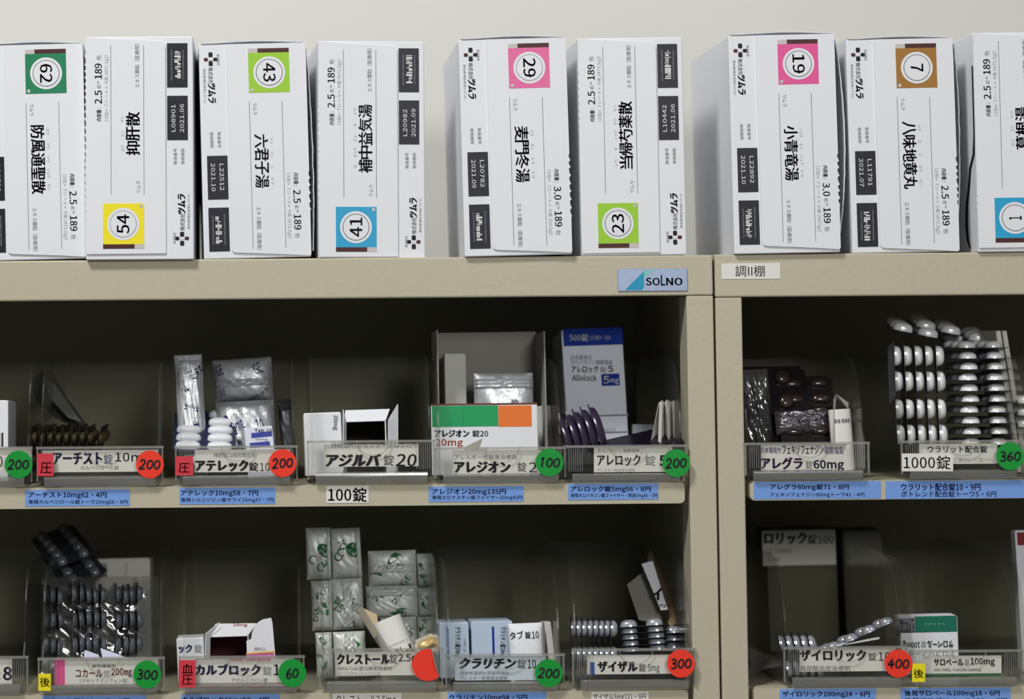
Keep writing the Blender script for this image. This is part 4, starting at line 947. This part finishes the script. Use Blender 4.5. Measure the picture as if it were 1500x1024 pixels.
# ---- lower bin 3: green printed sachets
GG = 'pale foil sachets with green print'
def gp(seed):
    rr = random.Random(seed); L = []
    if seed in (2, 4): L += [(None, .50, .40, .98, .72, GPRINT, .8), ('2.5', .58, .48, .9, .64, WINK, .9)]
    for _ in range(3 if seed in (2, 4) else 6): L.append((rr.choice(['C', '25', 'GE', '▲', 'mg', '◆']), *(lambda a, b: (a, b, a + .26, b + .17))(rr.uniform(.03, .7), rr.uniform(.03, .8)), GPRINT, rr.uniform(-.6, 1.2)))
    return L
S3 = [((450, 850), (486, 849), (447, 774), .075, 'upper left, outer', 2), ((488, 848), (531, 846), (487, 775), .075, 'upper left, inner', 4),
      ((458, 925), (488, 924), (455, 852), .06, 'middle left, outer', 5), ((489, 924), (534, 922), (488, 849), .06, 'middle left, inner', 7),
      ((464, 975), (488, 974), (462, 928), .05, 'bottom left, outer', 9), ((490, 975), (537, 973), (490, 927), .05, 'bottom left, inner', 11),
      ((541, 860), (611, 858), (539, 808), .09, 'top right, wide', 12), ((538, 906), (613, 904), (536, 860), .08, 'middle right, wide', 13),
      ((560, 975), (613, 973), (556, 906), .075, 'bottom right, wide', 15), ((613, 861), (631, 860), (611, 812), .092, 'top right edge', 16),
      ((614, 905), (634, 904), (612, 862), .082, 'middle right edge', 17), ((615, 975), (639, 974), (613, 905), .076, 'bottom right edge', 19)]
for k, (bl_, br_, tl_, Y_, nm, sd) in enumerate(S3):
    F = face(bl_, br_, tl_, Y_, 0, .05)
    wide = 'wide' in nm
    pouch(F, 0.006, 'pale foil sachet with green print, %s of its bin' % nm, FOILW, gp(sd), [('h', .8 if k == 7 else .5 if k == 6 else .93, .22)] if wide else ([('v', .5, .3)] if 'inner' in nm and 'upper' not in nm else [('v', .92, .14)]), zf=(B2 + .002) if 'bottom' in nm else None, group=GG, seed=sd + 40, crumple=.0014)
F = face((566, 962), (600, 946), (548, 914), 0.02, 0, .2)
F = face((570, 975), (612, 958), (544, 915), 0.02, 0, .2)
roll(F, 0.009, 'white rolled leaflet leaning among the green printed sachets', PAPER, [('クレストール', .05, .02, .95, .30, INK, .03), ('ロスバスタチン', .1, .36, .9, .42, GREY)], inner=M('paper_inner', (200, 198, 190), .7))
mb, G = flat_sheet('clear_card', '', '', [P(568, 965, .014), P(577, 960, .016), P(530, 886, .03), P(517, 888, .028)], BAGTHIN, .001); tag(mb.build('clear_card'), 'clear plastic strip leaning left of the white rolled leaflet', 'plastic strip')
mb, G = flat_sheet('paper_scrap', '', '', [P(548, 935, .03), P(556, 925, .032), P(552, 900, .034), P(530, 889, .03), P(524, 892, .03)], M('tan_paper', (206, 186, 154), .6)); tag(mb.build('paper_scrap'), 'torn tan paper above the white rolled leaflet', 'paper')
pt = blister('amber', .02, .014, 1, 1, .004, M('gold_foil', (150, 144, 128), .4, .5), M('amber_pocket', (206, 176, 118), .25, .2), .0075, .004)
place_blister(pt, P(626, 944, .04), (1, .2, .4), (-.3, .6, .8), 'amber tablet pack between the green printed sachets and the bin corner', None)
# ---- lower bin 4
PB = M('pale_blue_carton', (180, 196, 216), .5)
for k, (x0, x1, yt) in enumerate(((642, 687, 913), (688, 751, 911))):
    F = face((x0 + 4, 1000), (x1 + 2, 999), (x0, yt), 0.03 + .004 * k, 0, .06)
    s0 = (654, 667) if k == 0 else (721, 733)
    carton(F, B2 + 0.0018, 0.04, ('left' if k == 0 else 'right') + ' pale blue carton with a navy bar standing in its bin', [('クラリチン錠10mg', s0[1] - 2, 918, s0[1] + 8, 962, INK, -90, .01), ('10錠×10', s0[1] + 12, 936, s0[1] + 16, 955, GREY, -90)], mat=PB, bands=[(s0[0], 918, s0[0] + 4, 966, RB)], group='pale blue cartons')
F = face((750, 1000), (801, 998), (748, 915), 0.022, 0, .08)
F = face((750, 995), (800, 993), (749, 914), 0.018, 0, .1)
pouch(F, 0.006, 'white paper packet with black lettering right of the pale blue cartons', CARD, [('タブ', .02, .74, .4, .87, INK, .05), ('錠', .46, .74, .62, .86, INK, 0), ('10', .66, .74, .86, .86, INK, 0)], [], zf=B2 + .002, name='paper_packet', cat='packet', seed=61, crumple=.0006)
F = face((806, 990), (816, 989), (802, 912), .03, 0, .1)
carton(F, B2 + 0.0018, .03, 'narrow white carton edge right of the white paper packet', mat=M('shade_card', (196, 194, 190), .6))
# ---- lower bin 5
pk = blister('nav', 0.060, 0.038, 4, 2, 0.0050, M('midnight_foil', (30, 30, 48), .3, .4), M('pewter_pocket', (186, 190, 200), .22, .5), 0.0052, 0.0062)
for i in range(8):
    place_blister(pk, P(836 + i * 8.3, 940, .045), edge(800 + i * 8, 940), (0, 0, 1), 'midnight blue blister sheet on edge, %s from the left above the blue bar label' % ORD[i], 'midnight blue sheets on edge')
for i in range(5):
    place_blister(pk, P(940 + i, 917 + i * 9, .05), edge(940, 890 + i * 9), (-1, 0, -0.06), 'midnight blue blister sheet lying flat, %s from the top of the central stack' % ORD[i], 'midnight blue sheets lying flat')
for i in range(3):
    place_blister(pk, P(1004, 926 + i * 11, .07), edge(1004, 890 + i * 11), (-1, 0, -0.05), 'midnight blue blister sheet %s from the top in the right corner stack' % ORD[i], 'midnight blue sheets in the corner')
t = thing('flattened_carton', P(955, 900, .06), 'flattened cardboard carton leaning above the midnight blue sheets', 'carton')
F = face((938, 905), (968, 918), (916, 862), .085, 0, 0)
mb, G = flat_sheet('side_panel', '', '', [P(936, 908, .07), P(972, 915, .07), P(944, 836, .09), P(915, 862, .09)], M('grey_card_print', (132, 130, 122), .7)); mb.build('side_panel', t)
mb, G = flat_sheet('front_panel', '', '', [P(968, 894, .062), P(978, 893, .06), P(956, 822, .075), P(940, 826, .078)], CARD)
ptext_rot(mb, G, 'イ', 957, 862, 969, 879, .0004, INK, 0, .04); ptext_rot(mb, G, 'xy', 966, 885, 976, 891, .0004, INK, 0, .01); mb.build('front_panel', t)
mb = MB(); ed = [(953, 805, .085), (968, 836, .078), (980, 865, .07), (989, 900, .062), (990, 912, .06), (983, 920, .06)]
ins = [(948, 822, .09), (962, 842, .083), (972, 870, .075), (980, 898, .068), (980, 908, .065), (978, 912, .064)]
vs = [P(*p) for p in ed] + [P(*p) for p in ins] + [P(p[0], p[1], p[2] + .001) for p in ed] + [P(p[0], p[1], p[2] + .001) for p in ins]
mb.add(vs, [[i, i + 1, 7 + i, 6 + i] for i in range(5)] + [[12 + i, 13 + i, 19 + i, 18 + i] for i in range(5)] + [[i, i + 1, 13 + i, 12 + i] for i in range(5)], M('kraft_inner', (150, 126, 96), .8), True); mb.build('end_flap', t)
# ---- lower bin 6 (right cabinet)
F = face((1130, 1000), (1232, 998), (1116, 777), .16, 0, .02)
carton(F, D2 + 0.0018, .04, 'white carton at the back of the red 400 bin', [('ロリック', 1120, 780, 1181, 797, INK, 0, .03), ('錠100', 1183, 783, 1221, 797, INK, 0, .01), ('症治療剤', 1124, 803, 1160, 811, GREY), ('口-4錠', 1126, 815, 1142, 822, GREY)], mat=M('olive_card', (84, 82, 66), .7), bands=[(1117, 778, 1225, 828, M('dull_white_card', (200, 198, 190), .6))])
F = face((1244, 1000), (1302, 998), (1235, 778), .168, 0, .02)
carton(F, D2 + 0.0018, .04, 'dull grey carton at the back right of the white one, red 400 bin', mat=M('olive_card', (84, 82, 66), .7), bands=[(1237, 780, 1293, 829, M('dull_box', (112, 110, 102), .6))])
for i in range(5):
    place_blister(pk, P(1146 + i * 11, 962, .05), edge(1100 + i * 11, 948), (-.25, 0, 1), 'dark blister sheet on edge, %s from the left behind the red 400 label' % ORD[i], 'dark sheets on edge behind the red 400 label')
place_blister(pk, P(1255, 934, .05), (1, .1, .42), edge(1255, 760), 'silver pocketed blister sheet tilted upward in the red 400 bin', None)
mb, G = flat_sheet('foil_card', '', '', [P(1225, 946, .03), P(1288, 935, .03), P(1288, 933, .034), P(1225, 943, .034)], SILVER); tag(mb.build('foil_card'), 'thin silver card edge under the tilted blister sheet', 'card')
F = face((1100, 995), (1143, 985), (1098, 950), .02, 0, .1)
mb = MB(); vs = []
for j in range(6):
    for i in range(10):
        a, b = i / 9, j / 5
        vs.append(P(1098 + 47 * a, 988 - (38 * (1 - a * .35)) * b - 14 * a * (1 - b) + 1.5 * math.sin(a * 9 + b * 4), .02 + .03 * b + .004 * math.sin(a * 7)))
mb.add(vs, [[j * 10 + i, j * 10 + i + 1, (j + 1) * 10 + i + 1, (j + 1) * 10 + i] for j in range(5) for i in range(9)], BAGTHIN, True)
tag(mb.build('clear_bag'), 'crumpled clear bag between the beige post and the red 400 bin', 'bag')
# ---- lower bin 7
F = face((1322, 1000), (1406, 998), (1317, 904), .04, 0, .0)
GT = M('deep_green_band', (22, 108, 86), .5)
carton(F, D2 + 0.0018, .014, 'white carton with a green top band, standing upside down', [('100', 1318, 911, 1338, 925, WINK, 180, .02), ('・－・－・', 1355, 912, 1383, 916, M('green_pale', (120, 180, 160), .5), 180), ('100mg', 1322, 938, 1347, 949, INK, 180, .015), ('錠', 1349, 939, 1356, 949, GREY, 180), ('サロベール', 1358, 938, 1396, 949, INK, 180, .015), ('アロプリノール', 1330, 953, 1398, 962, GREY, 180)],
       bands=[(1340, 903, 1402, 926, GT), (1317, 906, 1340, 927, M('plum_band', (66, 60, 84), .5)), (1317, 903, 1340, 905.8, M('silver_band', (178, 180, 176), .4))])
F = face((1500, 1000), (1560, 998), (1491, 778), .05, 0, .04)
carton(F, D2 + 0.0018, .010, 'white carton with a dark red top at the lower right picture edge', bands=[(1490, 780, 1550, 798, M('dark_red_band', (130, 34, 44), .5))])
F = face((1500, 690), (1560, 689), (1494, 560), .06, 0, .04)
for i in range(3):
    place_blister(ps, P(1512, 590 + i * 17, .06), (0, 1, 0), (-1, 0, 0), 'silver tablet sheet at the right picture edge, %s from top' % ORD[i], 'silver sheets at the picture edge')
